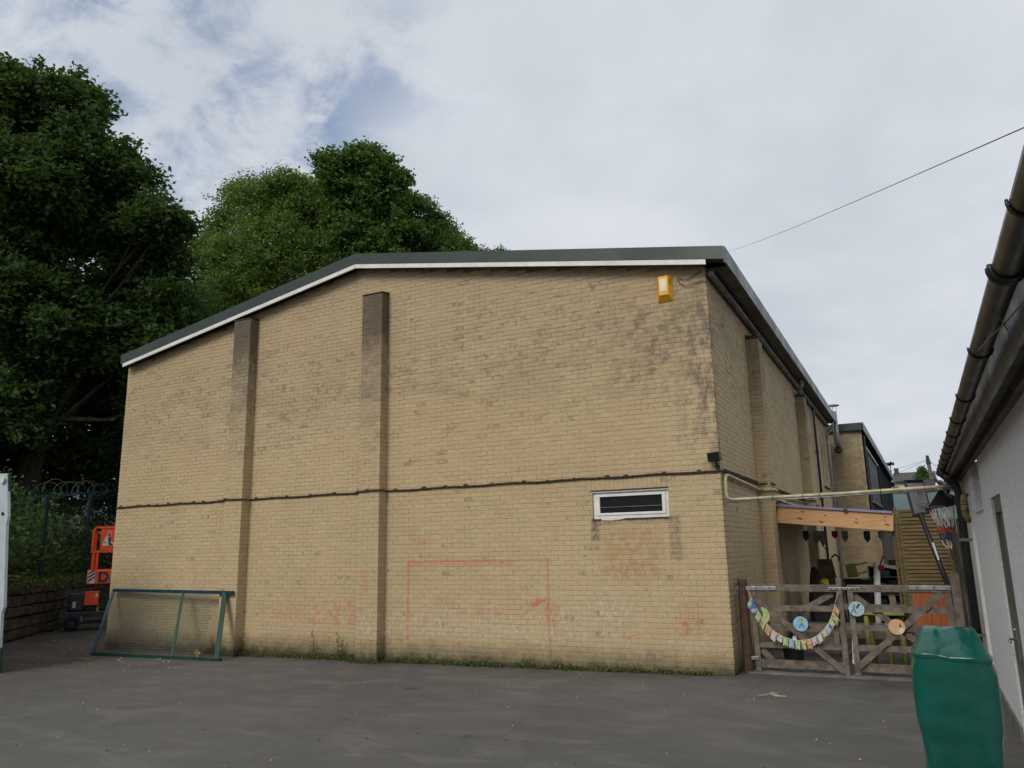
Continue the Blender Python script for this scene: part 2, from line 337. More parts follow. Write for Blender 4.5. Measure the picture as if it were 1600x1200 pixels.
# ------------------------------------------------------------------ mesh helpers
class MB:
    def __init__(s): s.v = []; s.f = []
    def add(s, vs, fs):
        o = len(s.v); s.v += [tuple(v) for v in vs]; s.f += [tuple(i+o for i in f) for f in fs]; return s
    def box(s, x0, x1, y0, y1, z0, z1):
        return s.add([(x0, y0, z0), (x1, y0, z0), (x1, y1, z0), (x0, y1, z0), (x0, y0, z1), (x1, y0, z1), (x1, y1, z1), (x0, y1, z1)],
                     [(0, 3, 2, 1), (4, 5, 6, 7), (0, 1, 5, 4), (1, 2, 6, 5), (2, 3, 7, 6), (3, 0, 4, 7)])
    def beam(s, p, q, w_, h_, side=None, bev=0.0):
        p, q = Vector(p), Vector(q); d = (q-p).normalized()
        a = Vector(side) if side else (Vector((0, 0, 1)) if abs(d.z) < .9 else Vector((0, 1, 0)))
        a = (a-d*a.dot(d)).normalized(); b = d.cross(a)
        if bev <= 0: ring = [(-w_/2, -h_/2), (w_/2, -h_/2), (w_/2, h_/2), (-w_/2, h_/2)]
        else:
            e = bev; ring = [(-w_/2+e, -h_/2), (w_/2-e, -h_/2), (w_/2, -h_/2+e), (w_/2, h_/2-e), (w_/2-e, h_/2), (-w_/2+e, h_/2), (-w_/2, h_/2-e), (-w_/2, -h_/2+e)]
        n = len(ring); vs = [pt+b*i+a*j for pt in (p, q) for i, j in ring]
        fs = [(i, (i+1) % n, n+(i+1) % n, n+i) for i in range(n)]+[tuple(range(n-1, -1, -1)), tuple(range(n, 2*n))]
        return s.add(vs, fs)
    def tube(s, pts, r, n=8, cap=True):
        pts = [Vector(p) for p in pts]; rs = r if isinstance(r, (list, tuple)) else [r]*len(pts)
        d0 = (pts[1]-pts[0]).normalized(); a = Vector((0, 0, 1)) if abs(d0.z) < .9 else Vector((1, 0, 0))
        vs = []
        for i, p in enumerate(pts):
            d = (pts[min(i+1, len(pts)-1)]-pts[max(i-1, 0)]).normalized()
            a = (a-d*a.dot(d)).normalized(); b = d.cross(a)
            vs += [p+(a*math.cos(2*math.pi*k/n)+b*math.sin(2*math.pi*k/n))*rs[i] for k in range(n)]
        fs = [(i*n+k, i*n+(k+1) % n, (i+1)*n+(k+1) % n, (i+1)*n+k) for i in range(len(pts)-1) for k in range(n)]
        if cap: fs += [tuple(range(n-1, -1, -1)), tuple(range((len(pts)-1)*n, len(pts)*n))]
        return s.add(vs, fs)
    def prism(s, poly, d):
        n = len(poly); d = Vector(d); vs = [Vector(p) for p in poly]+[Vector(p)+d for p in poly]
        return s.add(vs, [tuple(range(n)), tuple(range(2*n-1, n-1, -1))]+[(i, n+i, n+(i+1) % n, (i+1) % n) for i in range(n)])
    def disc(s, c, nrm, r, th, n=24):
        c = Vector(c); nrm = Vector(nrm).normalized(); a = Vector((0, 0, 1)) if abs(nrm.z) < .9 else Vector((1, 0, 0))
        a = (a-nrm*a.dot(nrm)).normalized(); b = nrm.cross(a)
        return s.prism([c+(a*math.cos(2*math.pi*k/n)+b*math.sin(2*math.pi*k/n))*r for k in range(n)], nrm*th)

WL = {}   # world location of every object built here
def link(name, me, m, parent=None, loc=(0, 0, 0), smooth=False, label=None, kind=None, bevel=0):
    o = bpy.data.objects.new(name, me); COL.objects.link(o)
    if m and not me.materials: me.materials.append(MATS[m])
    if smooth:
        me.shade_smooth()
    loc = Vector(loc); WL[o.name] = loc
    if parent: o.parent = parent; o.location = loc-WL[parent.name]
    else: o.location = loc
    if label: o['label'] = label
    if kind: o['kind'] = kind
    if bevel:
        b = o.modifiers.new('bevel', 'BEVEL'); b.width = bevel; b.segments = 2; b.limit_method = 'ANGLE'
    return o
def build(name, mb, m, parent=None, smooth=False, label=None, kind=None, bevel=0, center=True):
    v = np.array([tuple(p) for p in mb.v], float)
    c = (v.min(0)+v.max(0))/2 if center else np.zeros(3); c[2] = v[:, 2].min() if center else 0
    me = bpy.data.meshes.new(name); me.from_pydata((v-c).tolist(), [], mb.f); me.update()
    return link(name, me, m, parent, c, smooth, label, kind, bevel)
def thing(name, label, cat, loc=(0, 0, 0), group=None):
    o = bpy.data.objects.new(name, None); COL.objects.link(o); o.empty_display_size = .2
    o.location = loc; WL[o.name] = Vector(loc); tag(o, label, cat, group); return o
def tag(o, label, cat, group=None):
    o['label'] = label; o['category'] = cat
    if group: o['group'] = group
    return o
def fast_mesh(name, V, F):
    """V (n,3); F (m,k) same-size faces"""
    me = bpy.data.meshes.new(name); k = F.shape[1]
    me.vertices.add(len(V)); me.vertices.foreach_set('co', V.astype(np.float32).ravel())
    me.loops.add(F.size); me.loops.foreach_set('vertex_index', F.astype(np.int32).ravel())
    me.polygons.add(len(F)); me.polygons.foreach_set('loop_start', (np.arange(len(F))*k).astype(np.int32))
    me.update(calc_edges=True); me.validate(); me.shade_flat(); return me

# ------------------------------------------------------------------ ground and terrain
def gz(x): return min(0.0, x*.0112) if x > -13 else min(0.0, -.1456+(-13-x)*.11)          # the yard falls a little to the left
xs = np.linspace(-21, 12, 34); ys = np.linspace(-40, 19.5, 60)
V = np.array([(a, b, gz(a)) for b in ys for a in xs]); nx = len(xs)
F = np.array([(j*nx+i, j*nx+i+1, (j+1)*nx+i+1, (j+1)*nx+i) for j in range(len(ys)-1) for i in range(nx-1)])
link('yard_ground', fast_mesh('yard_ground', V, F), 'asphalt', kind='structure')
def hill(a, b):
    d = -((a+15.4)*.79+(b+.55)*.613)          # distance behind the stone wall
    left = -.6 if d < 1.3 else 1.1+min(max(d-.3, 0)*.34, 6.5)
    back = max(0, min((b-20)*.11, 9)); base = -.8
    return max(base, left, back-.6 if b > 20 else base)
xs = np.concatenate([np.linspace(-400, -60, 12), np.linspace(-55, 30, 110), np.linspace(40, 400, 12)]); ys = np.concatenate([np.linspace(-200, -45, 8), np.linspace(-40, 60, 110), np.linspace(70, 600, 20)])
V = np.array([(a, b, hill(a, b)) for b in ys for a in xs]); nx = len(xs)
F = np.array([(j*nx+i, j*nx+i+1, (j+1)*nx+i+1, (j+1)*nx+i) for j in range(len(ys)-1) for i in range(nx-1)])
link('hillside', fast_mesh('hillside', V, F), 'soil', kind='structure')
build('gate_threshold', MB().box(.12, 2.95, .30, .62, -.05, .022), 'concrete', kind='structure', bevel=.008)

# ------------------------------------------------------------------ bricks
NXB, NZB = 4, 3
def brick_variant(k):
    r = np.random.default_rng(100+k); vs = []
    for j in range(NZB):
        for i in range(NXB):
            u = i/(NXB-1); v = j/(NZB-1); edge = i in (0, NXB-1) or j in (0, NZB-1)
            if i not in (0, NXB-1): u += r.uniform(-.06, .06)
            if j not in (0, NZB-1): v += r.uniform(-.12, .12)
            proud = r.uniform(.0, .0006) if edge else r.uniform(.0004, .0022)
            vs.append((u, -proud, v))
    o = NXB*NZB; idx = lambda i, j: j*NXB+i
    vs += [(0, 1, 0), (1, 1, 0), (1, 1, 1), (0, 1, 1)]
    fs = [(idx(i, j), idx(i+1, j), idx(i+1, j+1), idx(i, j+1)) for j in range(NZB-1) for i in range(NXB-1)]
    n = NXB-1; tz = NZB-1
    tri = []
    for i in range(n): tri += [(idx(i+1, 0), idx(i, 0), o if i < 1 else o+1)]
    tri += [(idx(1, 0), o, o+1)]
    for i in range(n): tri += [(idx(i, tz), idx(i+1, tz), o+3 if i < 1 else o+2)]
    tri += [(idx(1, tz), o+2, o+3)]
    for j in range(tz): tri += [(idx(0, j), idx(0, j+1), o if j < 1 else o+3)]; tri += [(idx(n, j+1), idx(n, j), o+1 if j < 1 else o+2)]
    tri += [(idx(0, 1), o+3, o), (idx(n, 1), o+1, o+2)]
    T = []
    for a, b, c, d in fs: T += [(a, b, c), (a, c, d)]
    return np.array(vs), np.array(T+tri)
BV = [brick_variant(k) for k in range(12)]
def brick_verts(k, L, H, D):
    v = BV[k][0].copy(); p = v[:, 1].copy()
    v[:, 0] *= L; v[:, 2] *= H; v[:, 1] = np.where(p == 1, D, p); return v
def orient(v, face):      # face 'f': front looks to -y ; 's': front looks to +x ; 'b': looks to -x
    if face == 'f': return v
    if face == 's': return np.stack([-v[:, 1], v[:, 0], v[:, 2]], 1)
J = .006
class Courses:
    def __init__(s): s.b = []
    def add(s, face, u0, u1, z0, z1, plane, D=.10):
        """brick occupying [u0,u1] along its wall (x for 'f', y for 's')"""
        L, H = u1-u0-J, z1-z0-J
        if L < .015 or H < .015: return
        lo = (u0+J/2, plane, z0+J/2) if face == 'f' else (plane, u0+J/2, z0+J/2)
        s.b.append((face, L, H, D, lo, random.randrange(12), random.gauss(0, .0012)))
    def mesh(s, name, items=None):
        items = s.b if items is None else items; Vs = []; Fs = []; o = 0
        for face, L, H, D, lo, k, jit in items:
            v = orient(brick_verts(k, L, H, D), face)+np.array(lo)
            if face == 'f': v[:, 1] += jit
            else: v[:, 0] += jit
            Vs.append(v); Fs.append(BV[k][1]+o); o += len(v)
        return fast_mesh(name, np.concatenate(Vs), np.concatenate(Fs))
SHARED = {}
def single_brick(item, parent, m):
    face, L, H, D, lo, k, jit = item; k %= 6; Lr = round(L, 3)
    key = (face, Lr, round(H, 3), round(D, 3), k, m)
    if key not in SHARED:
        me = fast_mesh('brick', orient(brick_verts(k, L, H, D), face), BV[k][1]); me.materials.append(MATS[m]); SHARED[key] = me
    return link('brick', SHARED[key], None, parent, lo)

HW, HL = 13.05, 17.6
def roofz(x): return 5.97+1.15*(1-abs(x+6.525)/6.525)
hall = thing('brick_hall', 'large cream brick hall with a low pitched green edged roof filling the yard end', 'building', (-6.5, 8, 0))
gable = build('gable_wall', MB().prism([(-HW+.03, .0035, -.3), (-.03, .0035, -.3), (-.03, .0035, 2.18), (-.78, .0035, 2.18), (-1.98, .0035, 2.18), (-HW+.03, .0035, 2.18)], (0, .2, 0))
              .prism([(-HW+.03, .0035, 2.18), (-1.98, .0035, 2.18), (-1.98, .0035, 2.62), (-HW+.03, .0035, 2.62)], (0, .2, 0))
              .prism([(-.78, .0035, 2.18), (-.03, .0035, 2.18), (-.03, .0035, 2.62), (-.78, .0035, 2.62)], (0, .2, 0))
              .prism([(-HW+.03, .0035, 2.62), (-.03, .0035, 2.62), (-.03, .0035, 5.95), (-6.525, .0035, 7.10), (-HW+.03, .0035, 5.95)], (0, .2, 0)), 'mortar', hall)
C1 = Courses()
def clip(u0, u1, cuts):
    segs = [(u0, u1)]
    for a, b in cuts:
        ns = []
        for p, q in segs:
            if q <= a or p >= b: ns.append((p, q))
            else:
                if p < a: ns.append((p, a))
                if q > b: ns.append((b, q))
        segs = ns
    return segs
for r in range(-2, 96):
    z0, z1 = r*.075, (r+1)*.075
    cuts = [(-9.585, -9.135), (-6.325, -5.875)] if z1 <= 6.51 else []
    if 29 <= r < 35: cuts.append((-1.985, -.785))
    if 35 <= r < 38: cuts.append((-2.07, -.72))
    u1 = 0 if r % 2 == 0 else -.1125
    if r % 2 and z1 < 5.94: C1.add('f', -.1125, 0, z0, z1, 0)
    while u1 > -HW:
        u0 = max(u1-.225, -HW)
        if z1 < roofz(u0)-.02 and z1 < roofz(u1)-.02:
            for p, q in clip(u0, u1, cuts): C1.add('f', p, q, z0, z1, 0)
        u1 -= .225
for i in range(18):   # soldier course over the window
    u = -2.07+i*.075; C1.add('f', u, u+.075, 2.625, 2.85, 0)
# the 300 bricks that show largest are single parts
def size(it):
    face, L, H, D, lo, k, j = it
    d = Vector(lo)-Vector(CAM); return L*H*abs(d.y)/d.length**3
C1.b.sort(key=size, reverse=True)
for it in C1.b[:300]: single_brick(it, gable, 'cream_brick')
link('brick_courses', C1.mesh('brick_courses', C1.b[300:]), 'cream_brick', gable, kind='stuff')
# long side wall
longw = build('long_wall', MB().box(-.212, -.0035, .212, HL, -.3, 5.95), 'mortar', hall)
C2 = Courses()
for r in range(-2, 79):
    z0, z1 = r*.075, (r+1)*.075
    cuts = [(3.0, 3.45), (9.65, 10.1)] if z1 <= 5.5 else []
    if 47 <= r < 71: cuts.append((15.15, 16.7))
    if r < 28: cuts.append((6.55, 7.55))
    u0 = .102 if r % 2 == 0 else 0
    if r % 2 == 0: C2.add('s', 0.1035, .225, z0, z1, 0)
    u0 = .225 if r % 2 == 0 else .0
    if r % 2: C2.add('s', 0.0, .1125, z0, z1, 0, .09); u0 = .1125
    while u0 < HL:
        for p, q in clip(u0, min(u0+.225, HL), cuts): C2.add('s', p, q, z0, z1, 0)
        u0 += .225
# corner: on odd courses the gable brick's own end shows, so the first half-brick is only on even-length bond
C2.b = [b for b in C2.b if not (b[4][1] < .01 and b[1] < .12)]
for r in range(-2, 79):
    C2.add('s', 0.0 if r % 2 == 0 else .0, .1035 if r % 2 == 0 else .1125, r*.075, (r+1)*.075, .0005, .02)
C2.b.sort(key=lambda it: -(it[1]*it[2]/(Vector(it[4])-Vector(CAM)).length**2*abs(it[4][0]-CAM[0])/(Vector(it[4])-Vector(CAM)).length))
for it in [b for b in C2.b if b[1] > .15][:90]: single_brick(it, longw, 'cream_brick')
sel = set(id(b) for b in [b for b in C2.b if b[1] > .15][:90])
link('brick_courses', C2.mesh('brick_courses', [b for b in C2.b if id(b) not in sel]), 'cream_brick', longw, kind='stuff')
build('rear_walls', MB().box(-HW, -HW+.2, .215, HL, -.3, 5.95).prism([(-HW, HL+.002, -.3), (0, HL+.002, -.3), (0, HL+.002, 5.95), (-6.525, HL+.002, 7.1), (-HW, HL+.002, 5.95)], (0, .2, 0)), 'cream_brick', hall)

def pier(x0, ztop, m, face, y0=0):
    if face == 'f':
        core = MB().box(x0+.0035, x0+.4465, -.2165, .05, -.3, ztop-.01)
    else: core = MB().box(-.05, .2165, y0+.0035, y0+.4465, -.3, ztop-.01)
    pr_ = build('pier', core, 'mortar', hall); C = Courses(); r = -2
    while (r+1)*.075 <= ztop+.001:
        z0, z1 = r*.075, (r+1)*.075; odd = r % 2
        if face == 'f':
            w_ = [(0, .225), (.225, .45)] if not odd else [(0, .1125), (.1125, .3375), (.3375, .45)]
            for a, b in w_: C.add('f', x0+a, x0+b, z0, z1, -.22, .09)
            for a, b in ([(-.218, -.1125), (-.1125, 0)] if not odd else [(-.218, 0)]): C.add('s', a, b, z0, z1, x0+.45, .09)
        else:
            for a, b in ([(0, .1125), (.1125, .225)] if not odd else [(0, .225)]): C.add('f', a, b, z0, z1, y0, .09)
            for a, b in ([(.002, .225), (.225, .45)] if not odd else [(.002, .1125), (.1125, .3375), (.3375, .45)]): C.add('s', y0+a, y0+b, z0, z1, .22, .09)
        r += 1
    C.b.sort(key=size, reverse=True)
    n = 60 if face == 'f' else 30
    front = [b for b in C.b if b[0] == face or face == 's'][:n]; ids = set(map(id, front))
    for it in front: single_brick(it, pr_, m)
    link('brick_courses', C.mesh('brick_courses', [b for b in C.b if id(b) not in ids]), m, pr_, kind='stuff')
    # sloping weathered cap
    if face == 'f': cap = MB().prism([(x0-.005, -.235, ztop), (x0-.005, 0, ztop), (x0-.005, 0, ztop+.06), (x0-.005, -.235, ztop+.02)], (.46, 0, 0))
    else: cap = MB().prism([(0, y0-.01, ztop), (.235, y0-.01, ztop), (.235, y0-.01, ztop+.03), (0, y0-.01, ztop+.09)], (0, .47, 0))
    build('cap', cap, 'dark_lead', pr_)
pier(-6.325, 6.45, 'pier_brick', 'f'); pier(-9.585, 6.45, 'pier_brick', 'f')
pier(0, 5.475, 'side_pier_brick', 's', 3.0); pier(0, 5.475, 'side_pier_brick', 's', 9.65)

# roof: two planes, green verge boards, white barge strip, eave
mb = MB()
for sx, x0, xe in ((1, -6.525, .33), (-1, -6.525, -13.025)):
    za = 7.325; ze = 7.325-abs(xe-x0)*.1762
    mb.prism([(x0, -.22, za-.02), (xe, -.22, ze-.02), (xe, -.22, ze-.13), (x0, -.22, za-.13)], (0, HL+.5, 0))
roof = build('roof', mb, 'green_sheet', hall)
zr = 7.33-6.855*.1762
mb = MB(); mb.prism([(-6.525, -.23, 7.33), (.335, -.23, zr), (.335, -.23, zr-.205), (-6.525, -.23, 7.33-.205)], (0, .03, 0))
build('verge_board', mb, 'green_sheet', roof)
zl = 7.33-6.505*.1762
build('verge_board', MB().prism([(-6.525, -.23, 7.33), (-13.03, -.23, zl), (-13.03, -.23, zl-.205), (-6.525, -.23, 7.33-.205)], (0, .03, 0)), 'green_sheet', roof)
def strip(x0, x1):
    f = lambda x: 7.138-abs(x+6.525)*.1762
    return MB().prism([(x0, -.222, f(x0)-.014), (x1, -.222, f(x1)-.014), (x1, -.222, f(x1)-.095), (x0, -.222, f(x0)-.095)], (0, .03, 0))
for a, b in ((-12.965, -10.2), (-10.195, -6.53), (-6.52, -4.62), (-4.615, -2.9), (-2.895, .06)): build('barge_strip', strip(a, b), 'white_paint', roof)
for xj in (-4.62, -.02): build('joint_clip', MB().box(xj-.012, xj+.012, -.226, -.221, 7.045-abs(xj+6.525)*.1762, 7.12-abs(xj+6.525)*.1762), 'white_paint', roof)
f = lambda x: 7.098-abs(x+6.525)*.1762
build('verge_soffit', MB().prism([(-6.525, -.19, f(-6.525)+.06), (.33, -.19, f(.33)+.06), (.33, -.19, f(.33)+.045), (-6.525, -.19, f(-6.525)+.045)], (0, .20, 0))
      .prism([(-6.525, -.19, f(-6.525)+.06), (-13.02, -.19, f(-13.02)+.06), (-13.02, -.19, f(-13.02)+.045), (-6.525, -.19, f(-6.525)+.045)], (0, .20, 0)), 'soffit_brown', roof)
build('eave_fascia', MB().box(.33, .36, -.232, HL+.3, 5.86, 6.11), 'eave_trim', roof)
build('eave_soffit', MB().box(.012, .328, .02, HL+.25, 5.872, 5.89), 'soffit_brown', roof)
build('gutter_pipe', MB().tube([(.075, -.02, 5.80), (.075, 8, 5.79), (.075, HL, 5.77)], .05, 10), 'grey_plastic', roof, smooth=True)
build('shadow_strip', MB().box(.012, .15, .03, HL, 5.852, 5.870), 'black_plastic', roof)  # black strip stands in for the shadow between pipe and soffit

# ledge of bituminous felt with mortar lumps that runs round the hall
def ledge_y(xp):
    for a in (-9.585, -6.325):
        if a-.015 <= xp <= a+.465: return -.235
    return -.012
mb = MB(); pts = []
xq = -HW
brk = sorted([a+d for a in (-9.585, -6.325) for d in (-.024, -.0145, .4645, .472)])
xsq = sorted([-HW+i*.11 for i in range(119)]+brk)
for xq in xsq:
    pts.append((xq, ledge_y(xq)-.012, 2.812+.006*math.sin(xq*5)+random.uniform(-.003, .003)))
pts.append((.02, -.02, 2.812)); mb.tube(pts, .016, 6)
led = build('felt_ledge', mb, 'dark_lead', hall, smooth=True)
mb = MB(); pts = [(.02, -.01, 2.812)]; yq = .05
while yq < 13:
    xx = .250 if (2.96 <= yq <= 3.465 or 9.635 <= yq <= 10.11) else .02
    pts.append((xx, yq, 2.812+random.uniform(-.004, .004))); yq += .12
mb.tube(pts, .016, 6); build('felt_ledge', mb, 'dark_lead', hall, smooth=True)
def lump(mbx, c, r):
    n = 7; top = []; base = len(mbx.v)
    vs = [(c[0]+math.cos(k*6.283/n)*r*1.5*random.uniform(.7, 1.2), c[1]-.012-random.uniform(0, .01), c[2]+math.sin(k*6.283/n)*r*random.uniform(.6, 1.1)) for k in range(n)]
    vs.append((c[0], c[1]-.035, c[2])); vs += [(p[0], c[1]+.02, p[2]) for p in vs[:n]]
    mbx.add(vs, [(k, (k+1) % n, n) for k in range(n)]+[(k, n+1+k, n+1+(k+1) % n, (k+1) % n) for k in range(n)])
mb = MB(); xq = -12.9
while xq < 0: lump(mb, (xq, ledge_y(xq), 2.825+random.uniform(-.005, .008)), random.uniform(.018, .03)); xq += random.uniform(.24, .62)
build('mortar_lumps', mb, 'dark_lead', led, kind='stuff')
mb = MB(); yq = .2
while yq < 12: 
    if not (2.9 < yq < 3.5 or 9.6 < yq < 10.2): mb.box(.005, .05, yq, yq+.05, 2.82, 2.85)
    yq += .16
build('mortar_lumps', mb, 'dark_lead', led, kind='stuff')

# gable window
wn = build('window', MB().box(-1.98, -.785, .03, .10, 2.187, 2.235).box(-1.98, -.785, .03, .10, 2.56, 2.608).box(-1.98, -1.93, .03, .10, 2.235, 2.56).box(-.835, -.785, .03, .10, 2.235, 2.56), 'white_paint', hall, bevel=.004)
build('casement', MB().box(-1.928, -.837, .018, .06, 2.237, 2.275).box(-1.928, -.837, .018, .06, 2.52, 2.558).box(-1.928, -1.875, .018, .06, 2.275, 2.52).box(-.89, -.837, .018, .06, 2.275, 2.52), 'white_paint', wn, bevel=.006)
build('pane', MB().box(-1.875, -.89, .05, .056, 2.275, 2.52), 'window_glass', wn)
build('blind_rail', MB().box(-1.875, -.89, .035, .048, 2.357, 2.366), 'grey_plastic', wn)
build('drip_strip', MB().box(-2.0, -.775, -.022, .028, 2.610, 2.622), 'dark_lead', wn)
build('white_head', MB().box(-1.995, -.78, -.006, .03, 2.588, 2.609), 'white_paint', wn)
sill = [(-2.0+i*.06, random.uniform(.0, .012)) for i in range(21)]
build('sill_mortar', MB().prism([(a, -.008, 2.186) for a, b in (sill[-1], sill[0])]+[(a, -.008, 2.165-b) for a, b in sill], (0, .05, 0)), 'dark_lead', wn)
build('loose_sealant', MB().prism([(-1.84, -.012, 2.186), (-1.84, -.012, 2.168), (-1.7, -.012, 2.160), (-1.55, -.012, 2.170), (-1.46, -.012, 2.180), (-1.5, -.012, 2.186)], (0, .01, 0)), 'white_paint', wn)

# side wall openings and services
o = build('window', MB().box(-.09, -.04, 15.15, 15.22, 3.53, 5.32).box(-.09, -.04, 16.63, 16.7, 3.53, 5.32).box(-.09, -.04, 15.22, 16.63, 3.53, 3.60).box(-.09, -.04, 15.22, 16.63, 5.25, 5.32).box(-.09, -.04, 15.22, 16.63, 4.75, 4.82).box(-.09, -.04, 15.9, 15.96, 3.60, 4.75), 'white_paint', hall)
build('pane', MB().box(-.07, -.066, 15.22, 16.63, 3.6, 5.25), 'window_glass', o); build('sill', MB().box(-.08, .05, 15.1, 16.75, 3.49, 3.53), 'dark_lead', o)
d = build('door', MB().box(-.10, -.05, 6.62, 7.48, .02, 2.05), 'dark_door', hall)
build('frame', MB().box(-.11, -.01, 6.55, 6.62, .0, 2.1).box(-.11, -.01, 7.48, 7.55, 0, 2.1).box(-.11, -.01, 6.62, 7.48, 2.05, 2.1), 'wood_grey', d)
build('pane', MB().box(-.05, -.045, 6.75, 7.35, .9, 1.9), 'window_glass', d)
def drainpipe(label, x, y, ztop, zbot, m, r=.036, swan=None, clips=(4.4, 3.0, 1.6)):
    t = thing('drainpipe', label, 'drainpipe', (x, y, zbot), 'drainpipes down the side of the hall')
    pts = ([swan, (swan[0]+.02, y, swan[2]-.18), (x, y, ztop+.1)] if swan else [(x, y, ztop+.05)])+[(x, y, ztop-.1), (x, y, zbot)]
    build('pipe', MB().tube(pts, r, 10), m, t, smooth=True)
    for c in clips: build('bracket', MB().box(0.006, x+.045, y-.055, y+.055, c, c+.035), m, t)
    return t
drainpipe('slim dark drainpipe on the side wall between brick pier and upper window', .07, 13.3, 5.75, 0, 'black_plastic', .034)
drainpipe('pale grey drainpipe at the far end of the hall side wall', .07, 17.25, 5.35, 0, 'galvanised', .045, swan=(.26, 17.2, 5.86))
t = thing('overflow_elbow', 'short grey swan neck pipe under the eave above the second side pier', 'pipe', (.1, 9.6, 5.5))
build('pipe', MB().tube([(.22, 9.3, 5.87), (.24, 9.35, 5.72), (.12, 9.7, 5.60), (.10, 9.75, 5.53)], .045, 10), 'galvanised', t, smooth=True)
build('collar', MB().tube([(.222, 9.31, 5.80), (.236, 9.335, 5.76)], .056, 10), 'grey_plastic', t, smooth=True)

# alarm box
a = thing('alarm_box', 'yellow wedge shaped alarm box high on the brick gable near the corner', 'alarm box', (-.63, -.02, 5.46))
x0, x1, z0, z1 = -.76, -.51, 5.46, 5.87
A = [(x0, -.005, z0), (x1, -.005, z0), (x1, -.005, z1), (x0, -.005, z1)]; B = [(x0+.05, -.11, z0+.09), (x1-.05, -.11, z0+.09), (x1-.05, -.11, z1-.015), (x0+.05, -.11, z1-.015)]
build('case', MB().add(A+B, [(3, 2, 1, 0), (4, 5, 6, 7), (0, 1, 5, 4), (1, 2, 6, 5), (2, 3, 7, 6), (3, 0, 4, 7)]), 'alarm_yellow', a, bevel=.006)
build('front_panel', MB().box(x0+.072, x1-.072, -.114, -.108, z0+.15, z1-.06), 'cream_panel', a)
for i in range(4):
    zz = z1-.07-.022*i
    build('vent', MB().beam((x1-.036, -.083, zz), (x1-.016, -.042, zz), .004, .008), 'alarm_dark', a); build('vent', MB().beam((x0+.036, -.083, zz), (x0+.016, -.042, zz), .004, .008), 'alarm_dark', a)
tag(build('loose_cable', MB().tube([(-.06, -.02, 5.86), (-.2, -.03, 5.80), (-.33, -.03, 5.76), (-.38, -.03, 5.80), (-.41, -.03, 5.83), (-.43, -.03, 5.79), (-.40, -.03, 5.73), (-.33, -.03, 5.67), (-.27, -.03, 5.655), (-.2, -.03, 5.68), (-.1, -.025, 5.70), (-.03, -.02, 5.69), (.0, -.02, 5.655), (.012, -.01, 5.80)], .0055, 6), 'black_plastic', smooth=True),
    'thin black cable looping loose beside the yellow alarm box', 'cable')
# floodlight
fl = thing('floodlight', 'small black floodlight fixed on the brick corner above the felt ledge', 'floodlight', (-.03, -.08, 2.86))
build('housing', MB().beam((-.05, -.15, 3.0), (-.03, -.08, 3.015), .19, .135, side=(0, .1, 1), bev=.012), 'black_plastic', fl)
build('lens', MB().beam((-.0535, -.158, 2.998), (-.050, -.151, 3.0), .15, .10, side=(0, .1, 1)), 'window_glass', fl)
build('bracket', MB().tube([(-.03, -.09, 2.96), (-.02, -.08, 2.90), (-.02, -.02, 2.87)], .018, 8).box(-.06, .01, -.035, -.004, 2.84, 2.90), 'black_plastic', fl)

# painted service pipes
t = thing('crossing_pipe', 'cream painted pipe crossing the alley from hall wall to white building', 'pipe', (1.4, .4, 2.4))
build('pipe', MB().tube([(.05, 3.0, 2.70), (.05, 1.6, 2.735), (.05, .35, 2.765), (.05, .14, 2.755), (.05, .09, 2.70), (.05, .085, 2.50), (.05, .09, 2.44), (.09, .10, 2.405), (.17, .12, 2.40), (.9, .25, 2.415), (1.6, .37, 2.43), (2.3, .48, 2.455), (2.90, .58, 2.475)], .024, 10), 'cream_pipe', t, smooth=True)
build('support_rod', MB().tube([(.0, .10, 2.362), (1.4, .33, 2.392), (2.92, .58, 2.438)], .010, 6), 'galvanised', t, smooth=True)
for k in (.46, .66, 1.06, 1.28, 2.05): build('cable_tie', MB().tube([(k, .12+(k-.17)*.168, 2.388+(k-.17)*.0275), (k+.007, .121+(k-.17)*.168, 2.388+(k-.17)*.0275)], .034, 12), 'black_plastic', t)
tag(build('wall_conduit', MB().tube([(.05, 3.0, 2.70), (.12, 2.95, 2.70), (.26, 2.96, 2.70), (.27, 3.2, 2.71), (.26, 3.48, 2.71), (.05, 3.52, 2.70), (.05, 5, 2.62), (.05, 8, 2.60), (.05, 9.5, 2.58)], .024, 8), 'cream_pipe', smooth=True),
    'cream conduit bent round the first brick pier of the side wall', 'conduit')
tag(build('wall_conduit', MB().tube([(.05, 4.2, 2.52), (.05, 7, 2.70), (.05, 9.5, 2.74), (.05, 11, 2.74)], .015, 6), 'dark_lead', smooth=True), 'thin dark conduit on the side wall just above the timber shelter', 'conduit')

# overhead wire
pts = [Vector((.34, -.05, 6.08)).lerp(Vector((2.8, -9.2, 2.80)), k/16)-Vector((0, 0, .03*math.sin(math.pi*k/16))) for k in range(17)]
tag(build('overhead_wire', MB().tube(pts, .0017, 5), 'black_plastic', smooth=True), 'thin overhead wire running from the hall eave up across the sky', 'wire')

